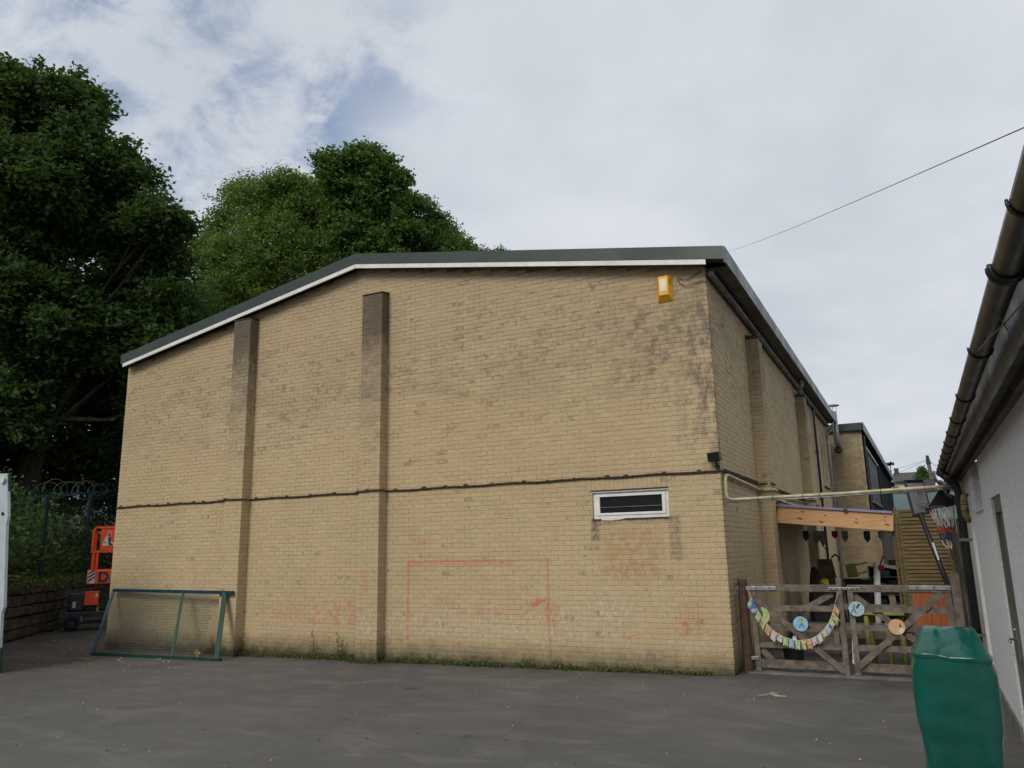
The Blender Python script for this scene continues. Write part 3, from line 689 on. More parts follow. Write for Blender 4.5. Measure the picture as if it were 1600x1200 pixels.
# metal flue at the far end of the hall
t = thing('flue', 'steel flue pipe with a flat cowl rising past the hall eave', 'flue', (.30, 18.0, 5.0))
build('pipe', MB().tube([(.30, 18.8, 5.15), (.30, 18.1, 5.18), (.30, 18.0, 5.3), (.30, 18.0, 6.3)], .09, 12), 'galvanised', t, smooth=True)
build('cowl', MB().tube([(.30, 18.0, 6.50), (.30, 18.0, 6.53), (.30, 18.0, 6.58)], [.2, .2, .02], 14), 'galvanised', t)
for k in range(3): build('strut', MB().beam((.30+.08*math.cos(k*2.1), 18+.08*math.sin(k*2.1), 6.28), (.30+.08*math.cos(k*2.1), 18+.08*math.sin(k*2.1), 6.51), .015, .015), 'galvanised', t)
build('outlet', MB().tube([(.30, 18.3, 4.98), (.30, 18.22, 4.98)], [.14, .10], 12), 'dark_lead', t)

# ------------------------------------------------------------------ second hall behind, with metal cladding
b2 = thing('clad_hall', 'second hall behind with speckled brown brick end and dark metal cladding', 'building', (0, 30, 0))
build('brick_end', MB().box(-7.5, .95, 19.0, 19.25, -.5, 5.70), 'far_brick', b2)
C3 = Courses()
for r in range(28, 76):
    u = -.55+(r % 2)*.1125
    while u < .95:
        C3.add('f', max(u, -.5), min(u+.225, .95), r*.075, (r+1)*.075, 18.98, .03); u += .225
link('brick_courses', C3.mesh('brick_courses'), 'far_brick', b2, kind='stuff')
build('roof', MB().prism([(-7.6, 18.85, 5.95), (1.12, 18.85, 5.95), (1.62, 40, 5.35), (-7.6, 40, 5.35)], (0, 0, -.06)), 'green_sheet', b2)
build('verge', MB().box(-7.6, 1.10, 18.82, 18.85, 5.70, 5.96), 'green_sheet', b2)
build('eave_fascia', MB().prism([(1.13, 18.82, 5.97), (1.63, 40, 5.37), (1.63, 40, 5.10), (1.13, 18.82, 5.66)], (.03, 0, 0)), 'eave_trim', b2)
wx = lambda y: .96+(y-19)*.0225
build('cladding', MB().prism([(wx(19.25), 19.25, 2.9), (wx(40), 40, 2.5), (wx(40), 40, 5.3), (wx(19.25), 19.25, 5.8)], (-.2, 0, 0)), 'cladding_green', b2)
for i in range(38):
    yy = 19.4+i*.54
    build('cladding_rib', MB().beam((wx(yy)+.012, yy, 2.92-.4*(yy-19)/21), (wx(yy)+.012, yy, 5.7-.5*(yy-19)/21), .03, .03), 'cladding_dark', b2)
o = build('window', MB().beam((wx(21)+.03, 21.0, 3.3), (wx(21)+.03, 21.0, 5.2), .16, .08).beam((wx(27.4)+.03, 27.4, 3.3), (wx(27.4)+.03, 27.4, 5.1), .16, .08).beam((wx(21)+.03, 21.0, 3.3), (wx(27.4)+.03, 27.4, 3.3), .1, .1).beam((wx(21)+.03, 21.0, 5.3), (wx(27.4)+.03, 27.4, 5.1), .1, .1), 'black_plastic', b2)
build('pane', MB().prism([(wx(21)+.022, 21, 3.3), (wx(27.4)+.022, 27.4, 3.3), (wx(27.4)+.022, 27.4, 5.1), (wx(21)+.022, 21, 5.3)], (-.01, 0, 0)), 'cladding_dark', o)
build('corner_post', MB().box(.955, 1.06, 19.0, 19.12, 2.9, 5.72), 'wood_pale', b2)
build('drainpipe', MB().tube([(1.08, 19.8, 5.6), (1.08, 19.8, 0)], .05, 8), 'black_plastic', b2)
build('lower_wall', MB().prism([(wx(19.25)-.25, 19.25, -.5), (wx(40)-.25, 40, -.5), (wx(40)-.25, 40, 2.9), (wx(19.25)-.25, 19.25, 2.9)], (-.1, 0, 0)), 'mortar_far', b2)
for i in range(7):
    yy = 19.9+i*1.5; build('timber_fin', MB().box(wx(yy)-.24, wx(yy)+.06, yy, yy+.12, 0, 2.9-.02*i), 'wood_pale', b2)
d = build('door', MB().box(1.35, 2.6, 18.2, 18.26, 0, 2.35), 'dark_door', b2, label='dull brown-grey double door at the end of the alley')
build('frame', MB().box(1.22, 1.35, 18.17, 18.27, 0, 2.45).box(2.6, 2.68, 18.17, 18.27, 0, 2.45).box(1.35, 2.6, 18.17, 18.27, 2.35, 2.45), 'wood_pale', d)
build('porch_wall', MB().box(-.02, 1.22, 18.28, 18.45, 0, 2.5), 'far_brick', b2)
build('porch_roof', MB().box(-.2, 2.8, 18.1, 19.0, 2.5, 2.58), 'dark_lead', b2)

# shed, houses and pole beyond
t = thing('metal_shed', 'pale blue-green metal shed with a ribbed roof beyond the halls', 'shed', (2.6, 46, 3))
build('wall', MB().box(.9, 5.0, 45, 48, 1.5, 4.86), 'shed_blue', t)
for i in range(28): build('rib', MB().box(.95+i*.145, .99+i*.145, 44.97, 45, 2.6, 4.83), 'shed_blue', t)
rf = build('roof', MB().prism([(.8, 44.9, 4.86), (5.1, 44.9, 4.86), (5.1, 48, 5.0), (.8, 48, 5.0)], (0, 0, .06)), 'shed_roof', t)
for i in range(14): build('rib', MB().beam((1.0+i*.3, 44.9, 4.94), (1.0+i*.3, 48, 5.07), .06, .04), 'galvanised', rf)
def house(label, x0, x1, y0, y1, zb, ze, zr, chim, wallm, name='house'):
    t = thing(name, label, 'house', ((x0+x1)/2, (y0+y1)/2, zb))
    build('wall', MB().box(x0, x1, y0, y1, zb, ze), wallm, t)
    ym = (y0+y1)/2
    rf = build('roof', MB().prism([(x0-.2, y0-.3, ze-.05), (x0-.2, ym, zr), (x0-.2, y1+.3, ze-.05), (x0-.2, ym, zr-.15)], (x1-x0+.4, 0, 0)), 'slate', t)
    build('gable_end', MB().prism([(x0, y0, ze), (x0, y1, ze), (x0, ym, zr-.16)], (x1-x0, 0, 0)), wallm, t)
    build('gutter', MB().box(x0-.2, x1+.2, y0-.42, y0-.3, ze-.14, ze-.04), 'black_plastic', t)
    for cx in chim:
        c = build('chimney', MB().box(cx, cx+.45, ym-.3, ym+.3, zr-.4, zr+.5), 'stone_dark', rf); 
    return t
house('distant cream rendered house with a long grey slate roof', .8, 4.7, 80, 86, 3, 7.95, 9.05, (1.0,), 'render_cream')
t = house('dark gabled house with a white trimmed eave beside the metal shed', -2.5, .95, 60, 66, 3, 6.6, 7.7, (.15,), 'cladding_green')
build('white_trim', MB().beam((1.17, 59.6, 6.57), (1.17, 63, 7.68), .08, .12), 'white_paint', t)
build('window', MB().box(.1, .8, 59.95, 60, 5.4, 6.2), 'white_paint', t)
t = thing('television_aerial', 'small dark aerial standing above the distant slate roof', 'aerial', (.75, 79.5, 8.9))
build('mast', MB().tube([(.75, 80, 7.6), (.75, 80, 10.0)], .04, 6), 'black_plastic', t); build('antenna', MB().beam((.35, 80, 9.8), (1.15, 80, 9.8), .1, .3).beam((.6, 80, 9.6), (.9, 80, 10.0), .1, .2), 'black_plastic', t)
t = thing('utility_pole', 'leaning timber utility pole with wires above the distant roofs', 'pole', (4.1, 60, 3))
build('pole', MB().tube([(4.15, 60, 2.5), (3.92, 60, 7.9)], [.17, .14], 8), 'wood_grey', t); build('cap', MB().tube([(3.92, 60, 7.85), (3.88, 60, 8.55)], [.2, .1], 8), 'black_plastic', t)
for i, (ex, ey, ez) in enumerate(((-3.5, 90, 9.5), (9, 70, 4.5), (-3, 75, 7.2), (7, 50, 4.6))): build('wire', MB().tube([(3.9, 60, 8.2), ((3.9+ex)/2, (60+ey)/2, (8.2+ez)/2-.3), (ex, ey, ez)], .012, 4), 'grey_plastic', t)
t = thing('chimney_block', 'dark square chimney or tank with railings beside the pole', 'chimney', (3.5, 50, 3))
build('body', MB().box(3.22, 3.95, 50, 50.7, 2, 5.95), 'slate', t)
for i in range(6): build('railing', MB().beam((3.22+i*.145, 50, 5.95), (3.22+i*.145, 50, 6.3), .02, .02), 'black_plastic', t)
build('railing', MB().beam((3.2, 50, 6.3), (3.97, 50, 6.3), .03, .03), 'black_plastic', t)

t = thing('dark_fill_boards', 'added dark boards filling the gap beyond the slatted screen', 'fence', (3.1, 7, 0))  # boards added to darken the gap between screen and drainpipe
for i in range(11): build('board', MB().box(2.45+i*.12, 2.56+i*.12, 7+.008*(i % 2), 7.02+.008*(i % 2), 0, 2.2), 'bark', t)

# ------------------------------------------------------------------ timber shelter (lean-to) and things under it
sh = thing('timber_shelter', 'lean-to timber shelter with an orange pine front beam and lilac roof membrane', 'shelter', (1.1, 6.5, 0))
bm_ = build('front_beam', MB().beam((.22, 3.535, 2.285), (2.10, 3.535, 2.085), .07, .30, side=(0, 0, 1), bev=.004), 'wood_pine', sh)
for kx, kz, kr in ((.60, 2.20, .035), (.95, 2.13, .03), (1.03, 2.24, .02), (1.52, 2.10, .025), (1.53, 2.16, .016), (1.98, 2.18, .02), (2.0, 2.05, .03), (1.97, 2.11, .015), (.66, 2.32, .028)):
    build('knot', MB().prism([(kx+kr*(1.3+.3*math.sin(k*2.3))*math.cos(k*.628), 3.4985, kz-.3*kr*math.cos(k*.628)+kr*(.55+.15*math.cos(k*3.1))*math.sin(k*.628)) for k in range(10)], (0, .003, 0)), 'knot_brown', bm_)
build('membrane', MB().beam((.20, 3.52, 2.452), (2.10, 3.52, 2.252), .12, .04, side=(0, 0, 1)), 'lilac_membrane', sh)
build('roof_deck', MB().prism([(.02, 3.6, 2.44), (2.10, 3.6, 2.23), (2.10, 9.4, 2.23), (.02, 9.4, 2.44)], (0, 0, .025)), 'wood_grey', sh)
for i in range(5): yy = 4.6+i*1.15; build('rafter', MB().beam((.03, yy, 2.37), (2.1, yy, 2.16), .05, .13, side=(0, 0, 1)), 'wood_grey', sh)
build('post', MB().box(2.06, 2.10, 3.62, 3.68, -.02, 2.1), 'wood_slat', sh); build('post', MB().box(2.03, 2.10, 9.3, 9.38, -.02, 2.1), 'wood_grey', sh)
build('membrane_clip', MB().box(1.34, 1.40, 3.44, 3.46, 2.29, 2.34), 'bark', sh)
mt = ('pennant_green', 'pennant_grey', 'pennant_grey', 'pennant_red', 'pennant_grey', 'pennant_green', 'pennant_grey', 'pennant_grey')
names = ('green shield shaped pennant hanging under the shelter nearest the brick pier', 'tattered grey pennant hanging in front of the dark drainpipe', 'second tattered grey pennant left of the red pennant', 'small red pennant hanging over the pale drainpipe', 'grey pennant hanging right of the red pennant',
         'dark green shield pennant hanging before the brown brick', 'clear grey pennant hanging left of the dull double door', 'clear grey pennant hanging beside the slatted screen')
for i, (px_, L_) in enumerate(((.38, .22), (.58, .3), (.70, .34), (.94, .16), (1.13, .24), (1.54, .24), (1.80, .2), (1.98, .22))):
    zt = 2.03-.03*px_; ym = 6.0
    o = build('pennant', MB().prism([(px_-.06, ym, zt), (px_+.06, ym, zt), (px_+.06, ym, zt-L_*.6), (px_, ym, zt-L_), (px_-.06, ym, zt-L_*.6)], (0, .004, 0)).beam((px_, ym, zt), (px_, ym, 2.40-.1*px_), .004, .004), mt[i])
    tag(o, names[i], 'pennant', 'pennants hung under the shelter')
# drainpipe that comes into view under the shelter
t = thing('leaning_board', 'tall pale board leaning by the hall wall under the shelter', 'board', (.55, 7.2, 0)); build('panel', MB().prism([(.36, 7.4, 0), (.95, 7.2, 0), (.72, 7.3, 1.42), (.40, 7.45, 1.42)], (0, .02, 0)), 'wood_pale', t)
build('hook', MB().tube([(.72, 7.28, 1.45), (.80, 7.2, 1.52), (.88, 7.2, 1.45), (.86, 7.2, 1.38)], .02, 6), 'dark_lead', t)
t = thing('rubbish_bag', 'black plastic sack with a yellow toy behind the gate', 'bag', (.62, 5.4, 0)); build('sack', MB().tube([(.62, 5.5, 0), (.62, 5.5, .15), (.6, 5.5, .7), (.56, 5.5, 1.15), (.52, 5.5, 1.3)], [.2, .25, .22, .12, .04], 9), 'dark_cloth', t)
tag(build('toy', MB().tube([(.72, 5.22, .98), (.74, 5.2, 1.02), (.78, 5.2, 1.08)], [.07, .09, .03], 8), 'toy_yellow'), 'small yellow plastic toy tucked beside the black sack', 'toy')
t = thing('storage_box', 'black lidded storage box standing behind the centre gate posts', 'box', (1.25, 6.2, 0)); build('body', MB().box(1.02, 1.50, 6.1, 6.5, 0, .98), 'dark_cloth', t, bevel=.02); build('lid', MB().box(1.0, 1.52, 6.08, 6.52, .98, 1.04), 'dark_cloth', t, bevel=.01)
t = thing('toppled_stool', 'small olive stool lying upside down on the black box', 'stool', (1.35, 6.1, 1.04))
build('seat', MB().beam((1.20, 6.1, 1.08), (1.16, 6.12, 1.34), .2, .03), 'olive_plastic', t)
for a_, b_ in (((1.18, 6.05, 1.30), (1.48, 6.1, 1.37)), ((1.20, 6.05, 1.12), (1.50, 6.1, 1.20)), ((1.18, 6.2, 1.30), (1.46, 6.2, 1.36)), ((1.34, 6.05, 1.05), (1.48, 6.1, 1.06))): build('leg', MB().beam(a_, b_, .035, .035), 'olive_plastic', t)
t = thing('shelf_unit', 'dark wooden shelf unit filled with crates behind the right gate', 'shelf', (1.75, 6.8, 0))
for xx in (1.45, 2.05): build('side_panel', MB().box(xx, xx+.03, 6.6, 7.0, 0, 1.28), 'wood_grey', t)
for zz in (.3, .7, 1.05, 1.25): build('shelf', MB().box(1.48, 2.05, 6.6, 7.0, zz, zz+.025), 'wood_grey', t)
build('back', MB().box(1.48, 2.05, 7.0, 7.02, 0, 1.27), 'dark_cloth', t)
for k, (xx, zz, w_, h_) in enumerate(((1.52, .325, .22, .3), (1.78, .325, .24, .25), (1.5, .725, .25, .22), (1.8, .725, .2, .28), (1.55, 1.075, .3, .12), (1.85, 1.278, .15, .12))):
    tag(build('crate', MB().box(xx, xx+w_, 6.63, 6.9, zz, zz+h_), ('bin_grey', 'dark_door', 'wood_grey', 'dark_cloth', 'bin_grey', 'dark_lead')[k], bevel=.01), ('grey crate low on the shelf unit, its left bay', 'brown box low on the shelf unit, its right bay', 'brown crate on the middle shelf of the unit', 'black box on the middle shelf of the unit', 'flat grey tray on the top shelf of the unit', 'dark tin standing on top of the shelf unit')[k], 'crate', 'crates on the shelf unit')
t = thing('plastic_pipe_stand', 'thick white plastic pipe leaning upright with a red clamp', 'pipe', (1.62, 5.0, 0))
build('pipe', MB().tube([(1.60, 5.0, 0), (1.70, 5.0, 1.38)], .055, 12), 'white_paint', t, smooth=True); build('clamp', MB().box(1.72, 1.82, 4.95, 5.05, 1.26, 1.34), 'pennant_red', t); build('arm', MB().beam((1.8, 5.0, 1.33), (2.04, 5.0, 1.29), .05, .06), 'white_paint', t); build('lever', MB().beam((1.75, 5, 1.33), (1.84, 5.0, 1.52), .025, .03), 'black_plastic', t)
# picnic bench and table seen through the gate
t = thing('picnic_bench', 'weathered timber picnic bench standing behind the left gate', 'bench', (.9, 2.0, 0))
for i in range(4): build('plank', MB().box(.45, 1.55, 1.7+i*.15, 1.83+i*.15, .44, .48), 'wood_grey', t)
for xx in (.55, 1.40): build('leg', MB().beam((xx, 1.75, -.02), (xx+.02, 1.9, .44), .06, .07).beam((xx, 2.25, -.02), (xx, 2.1, .44), .06, .07), 'galvanised', t)
t = thing('picnic_table', 'dark timber table behind the centre of the gates', 'table', (1.6, 3.0, 0))
for i in range(5): build('plank', MB().box(1.0, 2.15, 2.7+i*.15, 2.83+i*.15, .70, .74), 'wood_grey', t)
for xx in (1.08, 2.05): build('leg', MB().beam((xx, 2.8, -.02), (xx, 3.2, .70), .07, .07).beam((xx, 3.3, -.02), (xx, 2.95, .70), .07, .07), 'wood_grey', t)
t = thing('play_table', 'low olive plastic play table with thick round legs behind the right gate', 'table', (1.85, 1.3, 0))
build('tabletop', MB().box(1.60, 2.15, 1.2, 1.75, .74, .79), 'olive_plastic', t, bevel=.01)
for xx, yy in ((1.65, 1.25), (1.92, 1.25), (2.1, 1.35), (1.68, 1.7)): build('leg', MB().tube([(xx, yy, -.02), (xx, yy, .74)], [.042, .03], 10), 'olive_plastic', t, smooth=True)
tag(build('bucket', MB().tube([(.62, 1.2, 0), (.62, 1.2, .32), (.62, 1.2, .33)], [.12, .16, .165], 12), 'dark_cloth'), 'black bucket on the ground behind the left gate', 'bucket')
t = thing('sleeper_step', 'low bank of old timber sleepers across the alley floor', 'step', (1.5, 2.3, 0))
for i in range(3): build('sleeper', MB().box(.35+.02*i, 2.2, 4.0+i*.25, 4.22+i*.25, -.02, .12+i*.1), 'wood_grey', t)
# orange planter boards
t = thing('orange_planter', 'orange stained timber planter box of upright boards behind the right gate', 'planter', (2.55, 2.1, 0))
for i in range(5): build('plank', MB().box(2.27+i*.112, 2.376+i*.112, 2.0, 2.022, 0, 1.02), 'wood_orange', t)
build('side_panel', MB().box(2.27, 2.29, 2.03, 2.55, 0, 1.0).box(2.81, 2.83, 2.03, 2.55, 0, 1.0), 'wood_orange', t); build('cap_board', MB().box(2.25, 2.85, 1.98, 2.06, 1.02, 1.045), 'wood_orange', t)
# slatted screen
t = thing('slatted_screen', 'tall green-brown timber screen of overlapping horizontal slats', 'screen', (2.45, 3.6, 0))
build('post', MB().box(2.115, 2.165, 3.56, 3.63, -.02, 2.33), 'wood_slat', t); build('post', MB().box(2.175, 2.215, 3.56, 3.62, -.02, 2.29), 'wood_slat', t)
build('edge_rail', MB().beam((2.96, 3.6, .9), (2.765, 3.6, 2.29), .05, .05), 'wood_slat', t); build('top_rail', MB().box(2.215, 2.77, 3.56, 3.62, 2.25, 2.29), 'wood_slat', t)
for i in range(22):
    zz = 2.235-i*.062; xr = 2.945-(zz-1.05)*.155
    if zz < .9: xr = 2.96
    build('slat', MB().prism([(2.216, 3.590, zz+.012), (xr, 3.590, zz+.012), (xr, 3.560, zz-.060), (2.216, 3.560, zz-.060)], (0, .014, 0)), 'wood_slat', t)

# ------------------------------------------------------------------ basketball hoop leaning against the white building
t = thing('basketball_hoop', 'portable basketball hoop leaning over, black pole and clear backboard with a ragged net', 'basketball hoop', (2.85, 1.2, 0))
build('pole', MB().tube([(3.0, 1.15, .0), (2.72, 1.2, 1.24), (2.50, 1.22, 2.16)], .034, 10), 'black_plastic', t, smooth=True)
build('height_label', MB().beam((2.665, 1.155, 1.62-.12), (2.62, 1.165, 1.62+.12), .02, .008, side=(0, -1, 0)), 'white_paint', t)
Q = [Vector(p) for p in ((2.37, 1.2, 2.61), (2.60, 1.75, 2.64), (2.66, 1.75, 2.18), (2.43, 1.2, 2.12))]
nrm = (Q[1]-Q[0]).cross(Q[3]-Q[0]).normalized()
build('backboard', MB().prism(Q, nrm*.02), 'clear_plastic', t)
fr = MB()
for i in range(4): fr.beam(Q[i]+nrm*.01, Q[(i+1) % 4]+nrm*.01, .035, .04)
build('frame', fr, 'black_plastic', t)
q = [Q[0].lerp(Q[2], .5)+(Q[i]-Q[0].lerp(Q[2], .5))*.42 for i in range(4)]
for sgn in (-.03, .03):
    fr = MB()
    for i in range(4): fr.beam(q[i]+nrm*sgn, q[(i+1) % 4]+nrm*sgn, .02, .004)
    build('target_square', fr, 'grey_plastic', t)
RC = Vector((2.78, 1.35, 2.235)); RR = .165
rim = [RC+Vector((math.cos(a)*RR, math.sin(a)*RR, .02*math.cos(a))) for a in [k*2*math.pi/24 for k in range(25)]]
build('rim', MB().tube(rim, .011, 6, cap=False), 'black_plastic', t, smooth=True)
build('dark_eave_end', MB().prism([(2.62, 1.28, 2.24), (2.80, 1.33, 2.50), (3.02, 1.5, 2.26)], (0, .02, 0)), 'black_plastic', t)  # added dark triangle for the underside of the gutter end above the rim
build('rim_arm', MB().beam((2.60, 1.45, 2.20), (2.66, 1.38, 2.23), .05, .05).beam((2.55, 1.3, 2.12), (2.62, 1.3, 2.2), .025, .025), 'black_plastic', t)
def strands(lo, hi, r0, r1, nsx, m, nm, sag=.0):
    mbn = MB()
    for k in range(nsx):
        a = 2*math.pi*k/nsx+random.uniform(-.1, .1); b = a+random.choice((-.45, .45))
        p = RC+Vector((math.cos(a)*r0, math.sin(a)*r0, hi)); q_ = RC+Vector((.035+math.cos(b)*r1, math.sin(b)*r1, lo+random.uniform(-.03, .03)))
        mbn.tube([p, p.lerp(q_, .5)+Vector((math.cos(a)*.015, 0, -.01)), q_], .0075, 5)
    return build(nm, mbn, m, t)
strands(-.27, 0, RR, .085, 20, 'cloth_white', 'net', 0); strands(-.37, -.27, .085, .07, 14, 'net_red', 'net'); strands(-.47, -.36, .07, .05, 12, 'net_blue', 'net'); strands(-.56, -.46, .05, .03, 5, 'cloth_white', 'net')

# ------------------------------------------------------------------ gates
GY = .42
def gate(label, x0, x1, hinge, extra):
    g = thing('field_gate', label, 'gate', ((x0+x1)/2, GY, 0), 'pair of timber field gates closing the alley')
    b = .0
    build('top_rail', MB().beam((x0, GY, 1.15), (x1, GY, 1.15), .075, .095, side=(0, 0, 1), bev=.006), 'wood_grey', g)
    for zz in (.88, .64, .38, .13): 
        h_ = .075 if zz > .2 else .11
        build('rail', MB().beam((x0+.02, GY+.005, zz), (x1-.02, GY+.005, zz), .03, h_, side=(0, 0, 1)), 'wood_grey', g)
    for xx in (x0+.035, x1-.035): build('stile', MB().beam((xx, GY+.004, .03), (xx, GY+.004, 1.10 if not (hinge == 'r' and xx > 2) else 1.1), .07, .065, side=(0, 1, 0)), 'wood_grey', g)
    for p, q_ in extra: build('brace', MB().beam(p, q_, .028, .078, side=(0, 0, 1) if abs(p[2]-q_[2]) < .9*abs(p[0]-q_[0]) else (1, 0, 0)), 'wood_grey', g)
    return g
gl = gate('left field gate, five weathered rails behind the paper bunting', .22, 1.43, 'l', [((.22, GY-.03, 1.06), (1.38, GY-.03, .06)), ((.9, GY+.04, .85), (1.3, GY+.04, 1.08)), ((.26, GY+.04, .36), (.48, GY+.04, .12))])
gr = gate('right field gate with a diagonal cross of weathered braces', 1.50, 2.74, 'r', [((1.55, GY-.03, .14), (2.64, GY-.03, 1.10)), ((1.53, GY+.035, 1.09), (2.62, GY+.035, .20)), ((2.06, GY+.04, .85), (2.04, GY+.04, 1.1))])
def strap(g, a, b, z, h=.05):
    s_ = build('hinge_strap', MB().box(a, b, GY-.052, GY-.044, z-h/2, z+h/2), 'galvanised', g, bevel=.003)
    n = 3
    for k in range(n): build('bolt', MB().disc((a+(b-a)*(k+.5)/n, GY-.052, z), (0, -1, 0), .010, .006, 8), 'bark', s_)
strap(gl, .03, .58, 1.15); strap(gl, 1.27, 1.475, 1.15, .035); strap(gr, 1.48, 1.66, 1.152, .035); strap(gr, 2.26, 2.85, 1.165); strap(gl, .05, .26, .20, .045)
def post(label, x, top, w_, m='wood_grey', round_=False):
    pts = [(x, GY-.01, -.05), (x, GY-.01, top-.03), (x, GY-.01, top)]
    if round_: mbp = MB().tube(pts, [w_/2, w_/2*.96, w_/2*.85], 12)
    else: mbp = MB().beam((x, GY-.01, -.05), (x, GY-.01, top), w_, w_, side=(0, 1, 0), bev=.008)
    return tag(build('gate_post', mbp, m, smooth=False), label, 'post', 'posts of the timber gates')
mat('wood_red', (.095, .052, .036), .85, .2, 9, .5, 40, col2=(.06, .036, .026))
post('round reddish gate post against the brick corner', .11, 1.275, .145, 'wood_red', True)
post('square grey gate post beside the black drainpipe', 2.805, 1.345, .105)
post('short bolt post standing up behind the meeting gates', 1.405, 1.29, .07)
mbk = MB().box(-.03, .03, GY-.07, GY-.02, 1.06, 1.22).tube([(.0, GY-.08, 1.05), (.0, GY-.08, 1.24)], .012, 8); 
tag(build('hinge_bracket', mbk, 'galvanised'), 'rusting iron hinge bracket bolted at the brick corner by the gate', 'bracket')
# discs
def disc(label, x, z, r, m, fig, y=GY-.068):
    t = thing('painted_disc', label, 'sign', (x, y, z), 'round painted signs on the gates')
    build('board', MB().disc((x, y, z), (0, -1, 0), r, .010, 28), m, t)
    for mm, shp in fig: build('figure', MB().prism([(x+a*r, y-.0125, z+b*r) for a, b in shp], (0, -.0012, 0)), mm, t)
    return t
run = lambda dx, dz, top, leg: [(top, [(dx-.10, dz-.05), (dx+.16, dz-.05), (dx+.16, dz+.34), (dx-.06, dz+.34)]), ('ink_dark', [(dx-.02, dz+.36), (dx+.12, dz+.36), (dx+.14, dz+.54), (dx+.02, dz+.56)]),
      (leg, [(dx-.10, dz-.05), (dx+.04, dz-.05), (dx-.14, dz-.40), (dx-.30, dz-.66), (dx-.36, dz-.6)]), (leg, [(dx+.04, dz-.05), (dx+.17, dz-.05), (dx+.26, dz-.36), (dx+.30, dz-.68), (dx+.22, dz-.68)]), (top, [(dx-.08, dz+.3), (dx-.28, dz+.06), (dx-.24, dz+.02), (dx-.06, dz+.2)])]
disc('round blue sign with a running figure in a yellow top on the left gate', .87, .68, .098, 'disc_blue', run(.12, .12, 'ink_yellow', 'ink_blue'))
disc('round pale blue sign with a dark and pink figure and lettering', 1.60, .89, .098, 'disc_teal', run(-.35, .05, 'ink_pink', 'ink_blue')+[('ink_dark', [(-.1, .1), (.3, .7), (.55, .62), (.1, .05)])]+[('ink_white', [(.1, .02-k*.16), (.8-.1*k, .02-k*.16), (.8-.1*k, -.04-k*.16), (.1, -.04-k*.16)]) for k in range(4)])
disc('round orange sign with a small dark figure and faint writing', 2.065, .668, .100, 'disc_orange', [('ink_dark', [(.3, .0), (.55, .02), (.45, .5), (.38, .45), (.35, .25)]), ('ink_white', [(.05, -.5), (.5, -.1), (.9, -.25), (.75, -.62), (.4, -.88)])]+[('ink_white', [(-.7, .35-k*.2), (.15, .38-k*.2), (.15, .33-k*.2), (-.7, .30-k*.2)]) for k in range(4)])
tt = thing('painted_disc', 'torn crescent of a pale green clock face sign on the left gate', 'sign', (.40, GY-.068, .78), 'round painted signs on the gates')
cr = [(.36+.105*math.cos(a), GY-.068, .78+.115*math.sin(a)) for a in [rad(-110+k*12) for k in range(18)]]+[(.33+.05*math.cos(a), GY-.068, .80+.08*math.sin(a)) for a in [rad(60-k*14) for k in range(10)]]
build('board', MB().prism(cr, (0, -.008, 0)), 'disc_green', tt)
# bunting
bt = thing('paper_bunting', 'string of hand drawn paper bunting sagging across the left gate', 'bunting', (.8, GY-.09, .46), None)
K = [(.185, 1.155), (.235, 1.02), (.30, .87), (.38, .73), (.48, .60), (.60, .515), (.72, .475), (.84, .462), (.96, .478), (1.07, .53), (1.17, .62), (1.25, .73), (1.31, .87), (1.355, 1.0), (1.395, 1.10)]
def cat_pt(s):
    i = min(int(s), len(K)-2); f_ = s-i; p0 = K[max(i-1, 0)]; p1 = K[i]; p2 = K[i+1]; p3 = K[min(i+2, len(K)-1)]
    return tuple(.5*((2*p1[k])+(-p0[k]+p2[k])*f_+(2*p0[k]-5*p1[k]+4*p2[k]-p3[k])*f_**2+(-p0[k]+3*p1[k]-3*p2[k]+p3[k])*f_**3) for k in (0, 1))
build('cord', MB().tube([(cat_pt(s/4)[0], GY-.085, cat_pt(s/4)[1]) for s in range(4*(len(K)-1)+1)], .004, 5), 'cloth_white', bt)
N_ = 19; 
for i in range(N_):
    s = .95+i*(12.6-.95)/N_; a = Vector((*cat_pt(s), 0)); b = Vector((*cat_pt(s+.56), 0)); d = (b-a); nrm2 = Vector((d.y, -d.x, 0)).normalized()
    if nrm2.y > -.1: nrm2 = Vector((.55*(1 if a.x < .8 else 1), -.8, 0)).normalized()
    g_ = (nrm2*.45+Vector((0, -1, 0))*.55).normalized(); L_ = random.uniform(.09, .135)
    c_ = b+g_*L_*random.uniform(.85, 1.1); e_ = a+g_*L_*random.uniform(.85, 1.1); mid_ = (a+b)/2+g_*L_*.9
    y0_ = GY-.088; tw = random.uniform(-.02, .02)
    vs_ = [(a.x, y0_, a.y), (b.x, y0_, b.y), (c_.x, y0_-.02+tw, c_.y), (mid_.x, y0_-.03, mid_.y), (e_.x, y0_-.01-tw, e_.y)]
    build('flag', MB().prism(vs_, (0, -.0015, 0)), 'paper_%d' % (i*3 % 7), bt)
build('flag', MB().prism([(.19, GY-.09, .97), (.24, GY-.09, 1.0), (.30, GY-.1, .90), (.22, GY-.11, .86), (.17, GY-.1, .88)], (0, -.002, 0)), 'ink_blue', bt)

